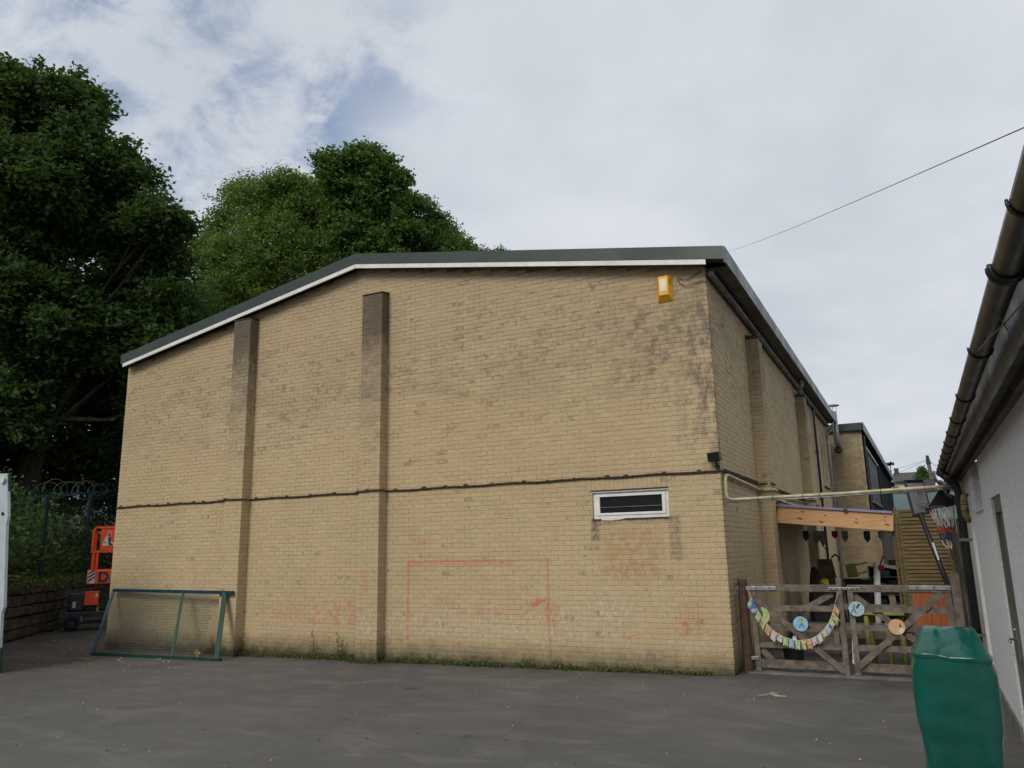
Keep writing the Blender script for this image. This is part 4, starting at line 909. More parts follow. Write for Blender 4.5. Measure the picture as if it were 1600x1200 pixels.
# ------------------------------------------------------------------ white roughcast building on the right
WX = 3.08
wb = thing('roughcast_building', 'long white roughcast building with a dark gutter along the right edge', 'building', (WX, -5, 0))
mb = MB()
mb.box(WX, WX+.3, -14, -3.80, -.1, 2.66); mb.box(WX, WX+.3, -3.80, -2.88, 2.14, 2.66); mb.box(WX, WX+.3, -2.88, -1.88, -.1, 2.66)
mb.box(WX, WX+.3, -1.88, -.84, -.1, 2.10); mb.box(WX, WX+.3, -.84, 2.3, -.1, 2.66); mb.box(WX+.3, 9, 2.1, 2.3, -.1, 2.66)
build('wall', mb, 'roughcast', wb)
build('plinth', MB().box(WX-.022, WX, -14, -3.9, -.1, .12).box(WX-.022, WX, -2.8, 2.3, -.1, .12), 'concrete', wb)
o = build('window', MB().box(WX+.07, WX+.13, -1.88, -1.81, 2.10, 2.66).box(WX+.07, WX+.13, -.91, -.84, 2.10, 2.66).box(WX+.07, WX+.13, -1.81, -.91, 2.10, 2.16).box(WX+.07, WX+.13, -1.81, -.91, 2.60, 2.66), 'white_paint', wb)
build('pane', MB().box(WX+.09, WX+.1, -1.81, -.91, 2.16, 2.60), 'window_glass', o); build('sill', MB().box(WX-.025, WX+.1, -1.92, -.80, 2.07, 2.098), 'white_paint', o)
d = build('door', MB().box(WX+.05, WX+.09, -3.73, -2.95, .02, 2.00), 'door_grey', wb, label='plain grey steel door with a lever handle')
build('frame', MB().box(WX+.02, WX+.12, -2.95, -2.88, 0, 2.14).box(WX+.02, WX+.12, -3.80, -3.73, 0, 2.14).box(WX+.02, WX+.12, -3.73, -2.95, 2.0, 2.14), 'door_grey', d)
build('handle_plate', MB().box(WX+.035, WX+.05, -3.05, -3.01, .72, 1.02), 'steel', d)
build('handle', MB().tube([(WX+.04, -3.03, .90), (WX-.02, -3.03, .90), (WX-.025, -3.06, .895), (WX-.025, -3.15, .89)], .011, 8).tube([(WX+.04, -3.03, .98), (WX+.02, -3.03, .98)], .012, 8), 'steel', d, smooth=True)
build('soffit', MB().box(2.916, WX+.05, -14, 2.4, 2.662, 2.68), 'soffit_brown', wb)
build('fascia', MB().box(2.895, 2.915, -14, 2.4, 2.56, 2.80), 'gutter_black', wb)
build('wall_plate', MB().box(WX-.05, WX, -14, 2.3, 2.60, 2.66), 'wood_grey', wb)
rf = build('roof', MB().prism([(2.865, -14, 2.84), (6.5, -14, 4.1), (10.2, -14, 2.83), (10.2, -14, 2.76), (6.5, -14, 4.03), (2.865, -14, 2.80)], (0, 16.5, 0)), 'slate', wb)
# half-round gutter
gx, gzc, gr_ = 2.818, 2.70, .050
mb = MB(); ring = [(gx+gr_*math.cos(a), gzc+gr_*math.sin(a)) for a in [math.pi+k*math.pi/12 for k in range(13)]]; inn = [(gx+(gr_-.004)*math.cos(a), gzc+(gr_-.004)*math.sin(a)) for a in [2*math.pi-k*math.pi/12 for k in range(13)]]
cut = ring+inn; n = len(cut)
mb.add([(a, y_, b) for y_ in (-13.5, 1.2) for a, b in cut], [(i, (i+1) % n, n+(i+1) % n, n+i) for i in range(n)])
gut = build('gutter', mb, 'gutter_black', wb, smooth=True)
for yy in (-10.6, -9.55, -8.95, -8.35, -7.0, -5.6, -4.5, -3.6, -2.8, -2.1, -1.4, -.8, -.2, .4, .9):
    r_ = .055; th = .022 if yy in (-8.35,) else .011
    mbb = MB(); pts_ = [(gx+r_*math.cos(a), yy, gzc+r_*math.sin(a)) for a in [math.pi-.15+k*(math.pi+.3)/12 for k in range(13)]]
    mbb.tube(pts_, th*.45, 6)
    if yy == -8.35: mbb.tube([(p[0], p[1]+.04, p[2]) for p in pts_], .012, 6)
    build('bracket', mbb, 'gutter_black', gut, smooth=True)
tag(build('hanging_cord', MB().tube([(2.79, -7.2, 2.645), (2.81, -7.5, 2.632), (2.84, -7.8, 2.615), (2.88, -8.3, 2.60), (2.93, -8.9, 2.60), (2.99, -9.8, 2.63)], .004, 5).tube([(2.80, -7.9, 2.65), (2.83, -7.85, 2.625), (2.85, -7.8, 2.59)], .003, 5), 'grey_plastic', smooth=True), 'frayed cord looped loosely over the dark gutter', 'cord')
# downpipe
t = thing('drainpipe', 'thick black drainpipe down the white wall beside the gate post', 'drainpipe', (2.95, .12, 0))
build('pipe', MB().tube([(2.80, .15, 2.66), (2.82, .15, 2.60), (2.95, .14, 2.46), (2.965, .14, 2.36), (2.965, .12, .0)], .048, 12), 'black_plastic', t, smooth=True)
build('elbow', MB().tube([(2.83, .15, 2.60), (2.93, .14, 2.50)], .058, 10), 'black_plastic', t, smooth=True)
for zz in (.6, 1.75): build('bracket', MB().box(2.90, WX, .07, .18, zz, zz+.035), 'grey_plastic', t)
t = thing('cable_trunking', 'slim white cable trunking beside the black drainpipe', 'trunking', (3.06, -.02, 0)); build('trunking', MB().box(3.045, WX, -.04, .0, .0, 1.98), 'white_paint', t); build('trunking', MB().box(3.055, WX, -.085, -.06, .1, 2.3), 'white_paint', t)
t = thing('lagged_pipe', 'bent tan lagged pipe stub tied on the white wall above the trunking', 'pipe', (3.03, .1, 2.0))
build('lagging', MB().tube([(3.06, .20, 2.0), (3.02, .12, 2.02), (3.01, .05, 2.10), (3.01, .04, 2.25), (3.02, .06, 2.31), (3.05, .1, 2.33)], [.03, .04, .043, .043, .038, .025], 10), 'tan_foam', t, smooth=True)
for zz in (2.12, 2.2): build('tie', MB().tube([(3.01, .045, zz), (3.01, .045, zz+.008)], .046, 10), 'bark', t)
# eave clutter at the end of the gutter
tag(build('bundled_cables', MB().tube([(2.82, 1.5, 2.60), (2.9, 1.1, 2.50), (2.86, .9, 2.38), (2.95, .8, 2.32)], .03, 7).tube([(2.75, 1.2, 2.62), (2.85, 1.0, 2.45), (3.0, .8, 2.5)], .022, 6).tube([(2.9, 1.6, 2.62), (3.02, 1.2, 2.42), (3.03, .9, 2.3)], .035, 7), 'black_plastic', smooth=True), 'tangle of black cables hanging under the far eave of the white building', 'cables')

# ------------------------------------------------------------------ green fabric cover
def cover():
    t = thing('green_cover', 'dark green plastic cover draped over a tall narrow object by the white wall', 'cover', (2.53, -5.85, 0))
    cx, cy = 2.535, -5.82
    def ring(z, hx, hy, n=64, fold=0.0, ox=0, oy=0, p=5.0, ph=0):
        out = []
        for k in range(n):
            a = 2*math.pi*k/n; c_, s_ = math.cos(a), math.sin(a); rr_ = (abs(c_)**p+abs(s_)**p)**(-1/p)
            f_ = 1+fold*(math.sin(a*5+ph+z*1.5)+.6*math.sin(a*9+z*3+ph*2)+.35*math.sin(a*17+z*5))
            out.append((cx+ox+c_*rr_*hx*f_, cy+oy+s_*rr_*hy*f_, z+.004*math.sin(a*7+z*9)))
        return out
    from mathutils import noise as mn
    def wr(p, amp, sc=9.0):
        q = Vector(p)*sc; return Vector((mn.noise(q), mn.noise(q+Vector((5, 1, 2))), mn.noise(q+Vector((1, 7, 4)))))*amp
    def skin(prof, nm, amp, cap, n=96):
        vs = []
        for z, hx, hy, fo, oy, tilt in prof:
            for p in ring(z, hx, hy, n, fo, oy=oy, p=7.0, ph=.6):
                pz = p[2]-tilt*(p[0]-cx); v = Vector((p[0], p[1], pz)); vs.append(v+wr(v, amp)+wr(v, amp*.5, 26))
        m_ = len(prof); fs = [(i*n+k, i*n+(k+1) % n, (i+1)*n+(k+1) % n, (i+1)*n+k) for i in range(m_-1) for k in range(n)]
        if cap: fs.append(tuple(range((m_-1)*n, m_*n)))
        return build(nm, MB().add(vs, fs), 'cover_green', t, smooth=True)
    key = [(.0, .195, .19, .045), (.3, .197, .19, .038), (.48, .200, .195, .030), (.60, .206, .20, .018), (.72, .222, .205, .010), (.85, .228, .208, .006), (1.0, .222, .207, .004), (1.09, .204, .205, .003)]
    pr_ = []
    for i in range(40):
        z = 1.09*i/39; 
        for a, b in zip(key, key[1:]):
            if a[0] <= z <= b[0]+1e-6: f_ = (z-a[0])/(b[0]-a[0]); f_ = f_*f_*(3-2*f_); pr_.append((z, a[1]+(b[1]-a[1])*f_, a[2]+(b[2]-a[2])*f_, a[3]+(b[3]-a[3])*f_, 0, .06*z)); break
    skin(pr_, 'skirt', .006, False)
    hd = [(1.075, .207, .209, .003, 0, .07), (1.092, .213, .214, .003, 0, .07), (1.100, .209, .211, .003, 0, .07), (1.104, .203, .206, .003, 0, .07)]
    for i in range(12):
        f_ = i/11; hd.append((1.108+.118*f_, .200-.055*f_, .202-.115*f_, .004, .10*f_, .07-.06*f_))
    hd += [(1.232, .135, .075, .004, .103, 0), (1.236, .10, .05, .004, .105, 0)]
    skin(hd, 'hood', .007, True)
cover()

# ------------------------------------------------------------------ left side: leaning fence panel
t = thing('mesh_fence_panel', 'blue-green steel mesh fence panel leaning against the left of the brick gable', 'fence panel', (-10.8, -.4, -.1))
TL, TR = Vector((-12.80, -.09, 1.075)), Vector((-9.36, -.27, 1.06)); BL, BR = Vector((-12.40, -.74, -.11)), Vector((-8.98, -.74, -.075))
build('top_rail', MB().beam(TL, TR+(TR-TL)*.055, .06, .06), 'fence_blue', t); build('bottom_rail', MB().beam(BL, BR+(BR-BL)*.02, .06, .05), 'fence_green', t)
build('end_post', MB().beam(BL, TL, .05, .05), 'fence_blue', t); build('middle_post', MB().beam(BL.lerp(BR, .655), TL.lerp(TR, .645), .045, .045), 'fence_green', t)
build('end_post', MB().beam(BR-Vector((.03, 0, 0)), TR-Vector((.03, 0, 0)), .085, .07), 'fence_green', t)
mb = MB(); a0 = .012
for i in range(67):
    k = .012+i*.0132
    if k > .90: break
    mb.beam(BL.lerp(BR, k), TL.lerp(TR, k), .005, .005)
for j in range(1, 25): k = j/25; mb.beam(BL.lerp(TL, k), BL.lerp(TL, k).lerp(BR.lerp(TR, k), .90), .005, .005)
build('wire_mesh', mb, 'wire_grey', t, kind='stuff')

# scissor lift
E1, NN = Vector((.62, .785, 0)), Vector((.785, -.62, 0)); O = Vector((-16.35, 1.24, 0.0))
li = thing('scissor_lift', 'small orange and dark grey scissor lift parked behind the left corner of the hall', 'scissor lift', tuple(O+E1*1.2-NN*.4))
def lb(u0, u1, n0, n1, z0, z1, name, m, bevel=.012, parent=None):
    P_ = [O+E1*u+NN*n_+Vector((0, 0, zz)) for zz in (z0, z1) for u, n_ in ((u0, n0), (u1, n0), (u1, n1), (u0, n1))]
    return build(name, MB().add(P_, [(0, 3, 2, 1), (4, 5, 6, 7), (0, 1, 5, 4), (1, 2, 6, 5), (2, 3, 7, 6), (3, 0, 4, 7)]), m, parent or li, bevel=bevel)
ch = lb(.0, 2.3, -.78, 0, .16, .46, 'chassis', 'lift_grey', .03)
lb(.06, .44, -.74, -.03, .461, .92, 'battery_box', 'lift_grey', .05); lb(1.0, 2.2, -.70, -.06, .461, .80, 'engine_cover', 'lift_grey', .03)
lb(.42, .74, .0, .02, .60, .94, 'control_box', 'lift_orange', .01)
for k in range(4): lb(.45+k*.05, 2.1, -.6, -.15, .50+k*.14, .57+k*.14, 'scissor_arm', 'black_plastic', .008)
pl = lb(.43, 2.25, -.74, .04, 1.10, 1.46, 'platform_side', 'lift_orange', .03)
lb(.52, 2.2, -.7, 0, 1.06, 1.099, 'platform_underside', 'black_plastic')
for u in (.50, .60): lb(u, u+.05, -.03, .02, 1.461, 1.90, 'guard_post', 'lift_orange', .01)
rail = MB()
for a_, b_ in (((.51, 1.88), (.51, 2.44)), ((.55, 2.50), (2.25, 2.50)), ((.51, 1.90), (2.25, 1.90)), ((.51, 2.44), (.55, 2.50))):
    rail.beam(O+E1*a_[0]+Vector((0, 0, a_[1])), O+E1*b_[0]+Vector((0, 0, b_[1])), .06, .05)
build('guard_rail', rail, 'lift_orange', li)
rail = MB()
for zz in (1.9, 2.4): rail.beam(O+E1*.53+Vector((0, 0, zz)), O+E1*.53-NN*.72+Vector((0, 0, zz)), .04, .04).beam(O+E1*.53-NN*.72+Vector((0, 0, zz)), O+E1*2.2-NN*.72+Vector((0, 0, zz)), .04, .04)
rail.beam(O+E1*.53-NN*.72+Vector((0, 0, 1.4)), O+E1*.53-NN*.72+Vector((0, 0, 2.42)), .04, .04); build('guard_rail', rail, 'lift_orange', li)
sp = lb(.66, 2.25, -.01, .015, 1.93, 2.48, 'sign_panel', 'lift_orange', .004)
for u in (.18, 1.9):
    c_ = O+E1*u+Vector((0, 0, .17)); w_ = build('wheel', MB().disc(c_-NN*.02, NN, .17, .06, 20), 'tyre', li)
    build('hub', MB().disc(c_+NN*.04, NN, .08, .01, 14), 'lift_grey', w_)
lb(.40, 1.05, 0, .03, .25, .30, 'step', 'bin_grey', .006); lb(.38, .41, .0, .035, .22, .34, 'step_bracket', 'galvanised', .003); lb(1.03, 1.07, .0, .035, .22, .34, 'step_bracket', 'galvanised', .003)
lb(.17, .24, -.03, -.02, .55, .70, 'lamp', 'cloth_white', .01); lb(.70, .75, -.055, -.045, .44, .60, 'handle', 'toy_yellow', .01); lb(1.10, 1.15, -.05, -.04, .62, .78, 'lamp', 'cloth_white', .01)
lb(.66, .71, .02, .025, .80, .88, 'label_plate', 'cloth_white', .002)
# hazard stripes on the platform's end
for k in range(3):
    P_ = [O+NN*.043+E1*(.46+a)+Vector((0, 0, 1.14+b)) for a, b in ((0, .06+k*.09), (0, .02+k*.09), (.14, .12+k*.09), (.14, .165+k*.09))]
    build('hazard_stripe', MB().prism(P_, NN*.003), 'black_plastic', pl)
build('hazard_patch', MB().prism([O+NN*.0405+E1*a+Vector((0, 0, b)) for a, b in ((.45, 1.14), (.61, 1.12), (.61, 1.45), (.45, 1.42))], NN*.0015), 'cloth_white', pl)
def text3(txt, size, u, z, m, parent, name='lettering', out=.046, ital=0, off=0.0):
    cu = bpy.data.curves.new(name, 'FONT'); cu.body = txt; cu.size = size; cu.extrude = .0015; cu.offset = off; cu.shear = ital
    ob = bpy.data.objects.new('temp', cu); COL.objects.link(ob); dg = bpy.context.evaluated_depsgraph_get(); dg.update()
    me = bpy.data.meshes.new_from_object(ob.evaluated_get(dg)); bpy.data.objects.remove(ob)
    p0 = O+E1*u+NN*out+Vector((0, 0, z)); M_ = Matrix(((E1.x, 0, NN.x, 0), (E1.y, 0, NN.y, 0), (0, 1, 0, 0), (0, 0, 0, 1)))
    me.transform(M_); me.materials.clear(); me.materials.append(MATS[m])
    return link(name, me, None, parent, p0)
text3('D', .34, .67, 1.165, 'ink_dark', pl, off=.012); text3('ing', .24, .91, 1.165, 'cloth_white', pl, off=.012, out=.044); text3('ing', .24, .91, 1.165, 'ink_dark', pl, off=.002, out=.047)
for pts_, mm, oo in (([(.95, 1.98), (1.22, 1.98), (1.24, 2.04), (1.12, 2.10), (1.12, 2.20), (1.02, 2.22), (.98, 2.12)], 'cloth_white', .018),
                 ([(1.10, 1.99), (1.18, 1.99), (1.18, 2.03), (1.13, 2.05), (1.12, 2.20), (1.07, 2.20), (1.08, 2.06)], 'ink_dark', .021),
                 ([(1.04, 2.21), (1.14, 2.21), (1.13, 2.31), (1.09, 2.35), (1.05, 2.30)], 'cloth_white', .018), ([(1.055, 2.22), (1.125, 2.22), (1.115, 2.30), (1.09, 2.33), (1.065, 2.29)], 'pennant_red', .021),
                 ([(1.0, 2.05), (1.025, 2.05), (1.025, 2.08), (1.0, 2.08)], 'ink_dark', .021)):
    build('emblem', MB().prism([O+E1*(a-.24)+NN*oo+Vector((0, 0, b+.06)) for a, b in pts_], NN*.002), mm, sp)

# stone retaining wall
D0, D1 = Vector((-15.40, -.55, 0)), Vector((-.613, .79, 0)); PN = Vector((.79, .613, 0))
sw = thing('stone_retaining_wall', 'low mossy retaining wall of dark stone blocks at the left of the yard', 'wall', tuple(D0))
build('core', MB().prism([D0-D1*5.5-PN*.02+Vector((0, 0, -.3)), D0+D1*14-PN*.02+Vector((0, 0, -.3)), D0+D1*14-PN*.02+Vector((0, 0, 1.17)), D0-D1*5.5-PN*.02+Vector((0, 0, 1.17))], -PN*.4), 'soil', sw)
zz = -.2; r = 0
while zz < 1.1:
    h_ = (.24, .20, .26, .22, .25, .2)[r % 6]; s = -5.5+random.uniform(0, .3)
    while s < 5.5:
        L_ = random.uniform(.28, .85); pr_ = random.uniform(-.015, .045); e = .014
        P0 = D0+D1*(s+e)+Vector((0, 0, random.uniform(-.015, .015))); P1 = D0+D1*(s+L_-e)+Vector((0, 0, random.uniform(-.015, .015))); f0 = PN*pr_
        vs_ = [P0+Vector((0, 0, zz+e)), P1+Vector((0, 0, zz+e)), P1+Vector((0, 0, zz+h_-e)), P0+Vector((0, 0, zz+h_-e))]
        ins = [v+f0+PN*.03+((P0+P1)/2+Vector((0, 0, zz+h_/2))-v)*.12 for v in vs_]; bk = [v-PN*.05 for v in vs_]
        build('stone', MB().add(bk+[v+f0 for v in vs_]+ins, [(4, 5, 1, 0), (5, 6, 2, 1), (6, 7, 3, 2), (7, 4, 0, 3), (4, 8, 9, 5), (5, 9, 10, 6), (6, 10, 11, 7), (7, 11, 8, 4), (8, 11, 10, 9)]), 'stone_dark', sw)
        s += L_
    zz += h_; r += 1
# boundary fence on top
fn = thing('boundary_fence', 'dark green mesh fence with razor wire on top of the stone wall', 'fence', tuple(D0+Vector((0, 0, 1.15))))
for s in (-4, -1.2, 1.5, 4.6, 7.6): p = D0+D1*s-PN*.1; build('post', MB().beam(p+Vector((0, 0, 1.1)), p+Vector((0, 0, 3.15+.098*s)), .07, .07), 'dark_fence', fn)
build('top_rail', MB().beam(D0+D1*.4-PN*.1+Vector((0, 0, 3.14)), D0+D1*9-PN*.1+Vector((0, 0, 3.98)), .055, .055), 'fence_blue', fn)
mb = MB()
for i in range(90): p = D0+D1*(-4+i*.12)-PN*.1; mb.beam(p+Vector((0, 0, 1.15)), p+Vector((0, 0, 3.2+.005*i)), .005, .005)
for j in range(12): zz = 1.3+j*.17; mb.beam(D0-D1*4-PN*.1+Vector((0, 0, zz)), D0+D1*6.8-PN*.1+Vector((0, 0, zz)), .005, .005)
build('wire_mesh', mb, 'dark_fence', fn, kind='stuff')
coil = [D0+D1*(1.2+k*.042+.12*math.sin(k*.23))-PN*(.1+.24*math.cos(k*.42))+Vector((0, 0, 3.32+.0042*k+(.22+.05*math.sin(k*.11))*math.sin(k*.42)+.05*math.sin(k*.05))) for k in range(190)]
build('razor_coil', MB().tube(coil, .0045, 4), 'wire_grey', fn)
t = thing('timber_offcut', 'short orange timber offcut lying on the retaining wall', 'timber', (-16.6, -.3, 1.25)); build('board', MB().beam((-15.75, -.95, 1.42), (-15.60, -.40, 1.38), .14, .05, side=(0, 0, 1)), 'terracotta', t); build('board', MB().beam((-15.8, -1.1, 1.33), (-15.55, -.45, 1.31), .14, .05, side=(0, 0, 1)), 'terracotta', t)
# pale sheet metal at the left edge
t = thing('sheet_metal_hoarding', 'pale blue-grey sheet panel standing at the far left edge of the yard', 'panel', (-12.4, -3.4, -.1))
build('sheet', MB().prism([(-11.66, -3.0, -.14), (-11.75, -3.0, .85), (-11.70, -3.0, .95), (-11.90, -3.0, 2.35), (-11.88, -3.0, 2.5), (-12.04, -3.0, 3.27), (-13.6, -3.3, 3.27), (-13.6, -3.3, -.14)], (0, .05, 0)), 'white_sheet', t)
build('edge_strip', MB().beam((-11.67, -2.96, -.14), (-12.02, -2.96, 3.26), .03, .05), 'fence_green', t)
build('rivet', MB().disc((-12.0, -3.02, 2.55), (0, -1, 0), .03, .01, 8), 'black_plastic', t); build('mounting_hook', MB().disc((-12.08, -3.04, 3.15), (0, -1, 0), .06, .02, 10), 'white_paint', t)

# ------------------------------------------------------------------ foliage
def leaf_mesh(name, C, size, tint, flat=.0, aspect=.62):
    n = len(C); a = rng.normal(size=(n, 3)); a[:, 2] = a[:, 2]*(1-flat)-.15; a /= np.linalg.norm(a, axis=1)[:, None]
    b = rng.normal(size=(n, 3)); 
    if flat: b[:, 2] *= .35
    b -= a*np.sum(a*b, 1)[:, None]; b /= np.linalg.norm(b, axis=1)[:, None]; nn = np.cross(a, b)
    s = (size*rng.uniform(.6, 1.35, n))[:, None]
    V = np.stack([C-a*s*.5, C-a*s*.05+b*s*aspect*.5+nn*s*.12, C+a*s*.5, C-a*s*.05-b*s*aspect*.5+nn*s*.12], 1).reshape(-1, 3)
    me = fast_mesh(name, V, np.arange(4*n).reshape(n, 4))
    at = me.attributes.new('tint', 'FLOAT', 'FACE'); 
    if len(at.data) == n: at.data.foreach_set('value', np.clip(tint, 0, 1).astype(np.float32))
    return me
def crown_points(lobes, dens, per, csize, flat, spray):
    P = []; T = []; sub = []
    for (x_, y_, z_, r_) in lobes:
        for _ in range(9):
            d = rng.normal(size=3); d /= np.linalg.norm(d); q = r_*rng.uniform(.75, 1.0); sub.append((x_+d[0]*q, y_+d[1]*q, z_+d[2]*q*.9, r_*rng.uniform(.20, .36)))
    for (x_, y_, z_, r_) in [(a, b, c, d*.93) for a, b, c, d in lobes]+sub:
        c = np.array((x_, y_, z_)); n = max(5, int(dens*r_*r_*.86))
        d = rng.normal(size=(n, 3)); d /= np.linalg.norm(d, axis=1)[:, None]
        rr = r_*rng.uniform(.25, 1.02, n)**.55
        cc = c+d*rr[:, None]*np.array((1, 1, .92)); ct = rng.uniform(.1, .9, n)
        k = rng.poisson(per, n); idx = np.repeat(np.arange(n), k)
        off = rng.normal(size=(len(idx), 3))*csize*np.array((1, 1, 1-flat)); P.append(cc[idx]+off); T.append(ct[idx]*.6+rng.uniform(0, .4, len(idx)))
        ns = int(spray*r_*r_)
        for _ in range(ns):
            dd = rng.normal(size=3); dd[2] = dd[2]*.5+.1; dd /= np.linalg.norm(dd); L_ = rng.uniform(.25, .65)*min(1, r_); m_ = int(22*L_/.4)
            s_ = rng.uniform(0, L_, m_); tt = rng.uniform(.2, .8)
            P.append(c+dd*(r_*.92+s_)[:, None]+rng.normal(size=(m_, 3))*.085*np.array((1, 1, .6))-np.array((0, 0, 1))*(s_**2*.25)[:, None]); T.append(np.full(m_, tt)+rng.uniform(-.15, .15, m_))
    return np.concatenate(P), np.concatenate(T)
def tree(label, base, lobes, m, dens, per, csize, lsize, flat=.35, spray=5, group=None, name='tree', rtrunk=.3, gz_=None, clear=None):
    t = thing(name, label, 'tree', base, group)
    B = Vector(base); top = Vector(np.mean([l[:3] for l in lobes], 0)); zmin = min(l[2]-l[3] for l in lobes)
    fork = Vector((B.x*.6+top.x*.4, B.y*.6+top.y*.4, B.z+(top.z-B.z)*.45))
    mb = MB().tube([B-Vector((0, 0, .3)), B+Vector((0, 0, .4)), B.lerp(fork, .5)+Vector((.15, .1, 0)), fork], [rtrunk*1.35, rtrunk, rtrunk*.8, rtrunk*.65], 10)
    build('trunk', mb, 'bark', t, smooth=True)
    mb = MB()
    for l in lobes:
        L_ = Vector(l[:3]); mid_ = fork.lerp(L_, .5)+Vector((random.uniform(-.8, .8), random.uniform(-.8, .8), random.uniform(-.7, .1)))
        mb.tube([fork-Vector((0, 0, random.uniform(0, 1.2))), mid_, L_], [rtrunk*.33, rtrunk*.15, .02], 6)
        for k in range(4):
            d_ = Vector(rng.normal(size=3)).normalized()*l[3]*.9; mb.tube([mid_.lerp(L_, random.uniform(.2, 1)), L_+d_*.5, L_+d_], [.05, .03, .01], 4)
    build('limbs', mb, 'bark', t)
    P, T = crown_points(lobes, dens, per, csize, flat, spray)
    if clear is not None: keep = clear(P); P = P[keep]; T = T[keep]
    P0 = np.array(base); me = leaf_mesh('crown', P-P0, lsize, T, flat)
    link('crown', me, m, t, base)
    return t
outside = lambda P: ~((P[:, 0] > -13.5) & (P[:, 1] > -.3) & (P[:, 1] < 18) & (P[:, 2] < 7.6))
LEFT = [(-21.03, 0.95, 15.49, 1.5), (-20.21, 1.94, 15.45, 1.45), (-18.91, 2.37, 14.0, 1.12), (-19.98, 1.04, 12.51, 1.79), (-20.36, 3.07, 12.81, 1.85), (-18.49, 3.35, 13.15, .95), (-17.48, 3.58, 11.94, 1.0), (-16.91, 3.89, 11.83, .5), (-18.08, 4.61, 11.15, .8), (-20.06, 3.74, 10.59, 1.9), (-20.6, 1.87, 10.1, 1.73), (-21.37, 2.6, 7.78, 1.87), (-20.54, 4.12, 7.99, 1.54), (-20.01, 5.03, 10.09, 1.1), (-22.45, 0.64, 13.78, 2.16), (-22.88, 1.33, 9.93, 2.16), (-24.46, 2.31, 7.27, 2.05), (-19.6, 2.2, 8.6, 1.6), (-20.4, 1.6, 5.9, 1.3), (-18.6, 4.6, 8.6, 1.4), (-22.6, 1.0, 5.6, 1.6), (-18.4, 5.0, 6.4, 1.2), (-17.6, 4.6, 9.6, 1.1), (-18.0, 4.2, 8.0, 1.2)]
tree('very large dark leaved oak towering over the left of the yard', (-21.2, 2.6, 2.3), LEFT, 'leaf_oak', 80, 30, .22, .185, .45, 9, name='oak_tree', rtrunk=.42)
LIGHT = [(-21.04, 11.11, 16.0, 1.55), (-22.45, 10.83, 14.15, 1.2), (-20.04, 12.11, 16.2, 1.5), (-19.96, 11.07, 13.7, 2.0), (-21.04, 9.87, 11.62, 1.52), (-22.95, 10.86, 13.06, 0.75), (-19.22, 13.24, 15.6, 1.6), (-18.62, 11.87, 13.16, 1.57), (-19.94, 10.49, 11.35, 1.52), (-17.77, 13.24, 14.02, 1.35), (-21.5, 10.5, 9.3, 1.6), (-19, 11, 9.5, 1.6), (-19.0, 12.2, 16.3, 1.05), (-22.6, 10.6, 14.0, 1.0)]
tree('broad pale green small leaved tree behind the hall ridge', (-20.3, 11.3, 3.0), LIGHT, 'leaf_light', 150, 34, .17, .115, .2, 10, name='willow_tree', rtrunk=.3)
MAPLE = [(-16.3, 10.54, 16.35, 0.72), (-15.2, 10.97, 16.9, 0.68), (-14.57, 11.42, 16.43, 0.52), (-16.15, 11.36, 15.6, 1.22), (-14.92, 12.01, 15.5, 1.0), (-15.97, 11.78, 14.38, 1.45), (-14.59, 12.44, 14.4, 1.0), (-14.0, 11.79, 16.0, 0.2), (-15.13, 11.94, 13.06, 1.25)]
tree('darker upright maple tree with the tallest top behind the hall ridge', (-15.6, 12.0, 1.2), MAPLE, 'leaf_maple', 100, 28, .17, .17, .35, 12, name='maple_tree', rtrunk=.25, clear=outside)
RB = [(-14.66, 13.89, 15.35, 1.02), (-14.31, 14.82, 14.6, 1.15), (-14.68, 13.7, 13.85, 1.31), (-13.42, 15.43, 13.95, 0.75), (-13.06, 16.17, 14.0, 0.5), (-13.48, 14.49, 13.05, 1.31), (-12.55, 16.96, 14.1, 0.4), (-14.6, 14.6, 11.5, 1.4)]
tree('small leaved tree sloping down to the right behind the roof ridge', (-14.9, 14.6, .6), RB, 'leaf_mid', 160, 32, .15, .115, .2, 10, name='willow_tree', rtrunk=.22, clear=outside)
SM = [(-20.1, 7.13, 10.55, .82), (-19.82, 6.35, 9.6, 1.0), (-20.48, 6.07, 9.54, 1.0), (-19.87, 7.41, 10.02, .88), (-18.6, 6.6, 8.6, 1.2), (-17.6, 6.2, 7.6, 1.2), (-19.5, 6.4, 7.2, 1.3), (-16.8, 6.0, 6.2, 1.0)]
tree('small mid green tree between the oak and the roof edge', (-18.8, 6.4, 1.9), SM, 'leaf_mid', 90, 24, .17, .11, .2, 8, name='young_tree', rtrunk=.15, clear=outside)
tree('small dark conifer beside the distant utility pole', (3.35, 62, 4.2), [(3.3, 62, 6.2, .8), (3.35, 62, 7.0, .5), (3.4, 62, 7.5, .25), (3.1, 62, 5.5, .9)], 'leaf_mid', 120, 20, .12, .14, .1, 6, name='conifer_tree', rtrunk=.1)
tree('low light green bush in front of the distant cream house', (1.3, 70, 4.5), [(1.15, 70, 6.45, .25), (1.4, 70, 6.2, .3), (1.0, 70, 6.1, .3)], 'leaf_light', 150, 20, .12, .13, .1, 6, name='bush', rtrunk=.06)
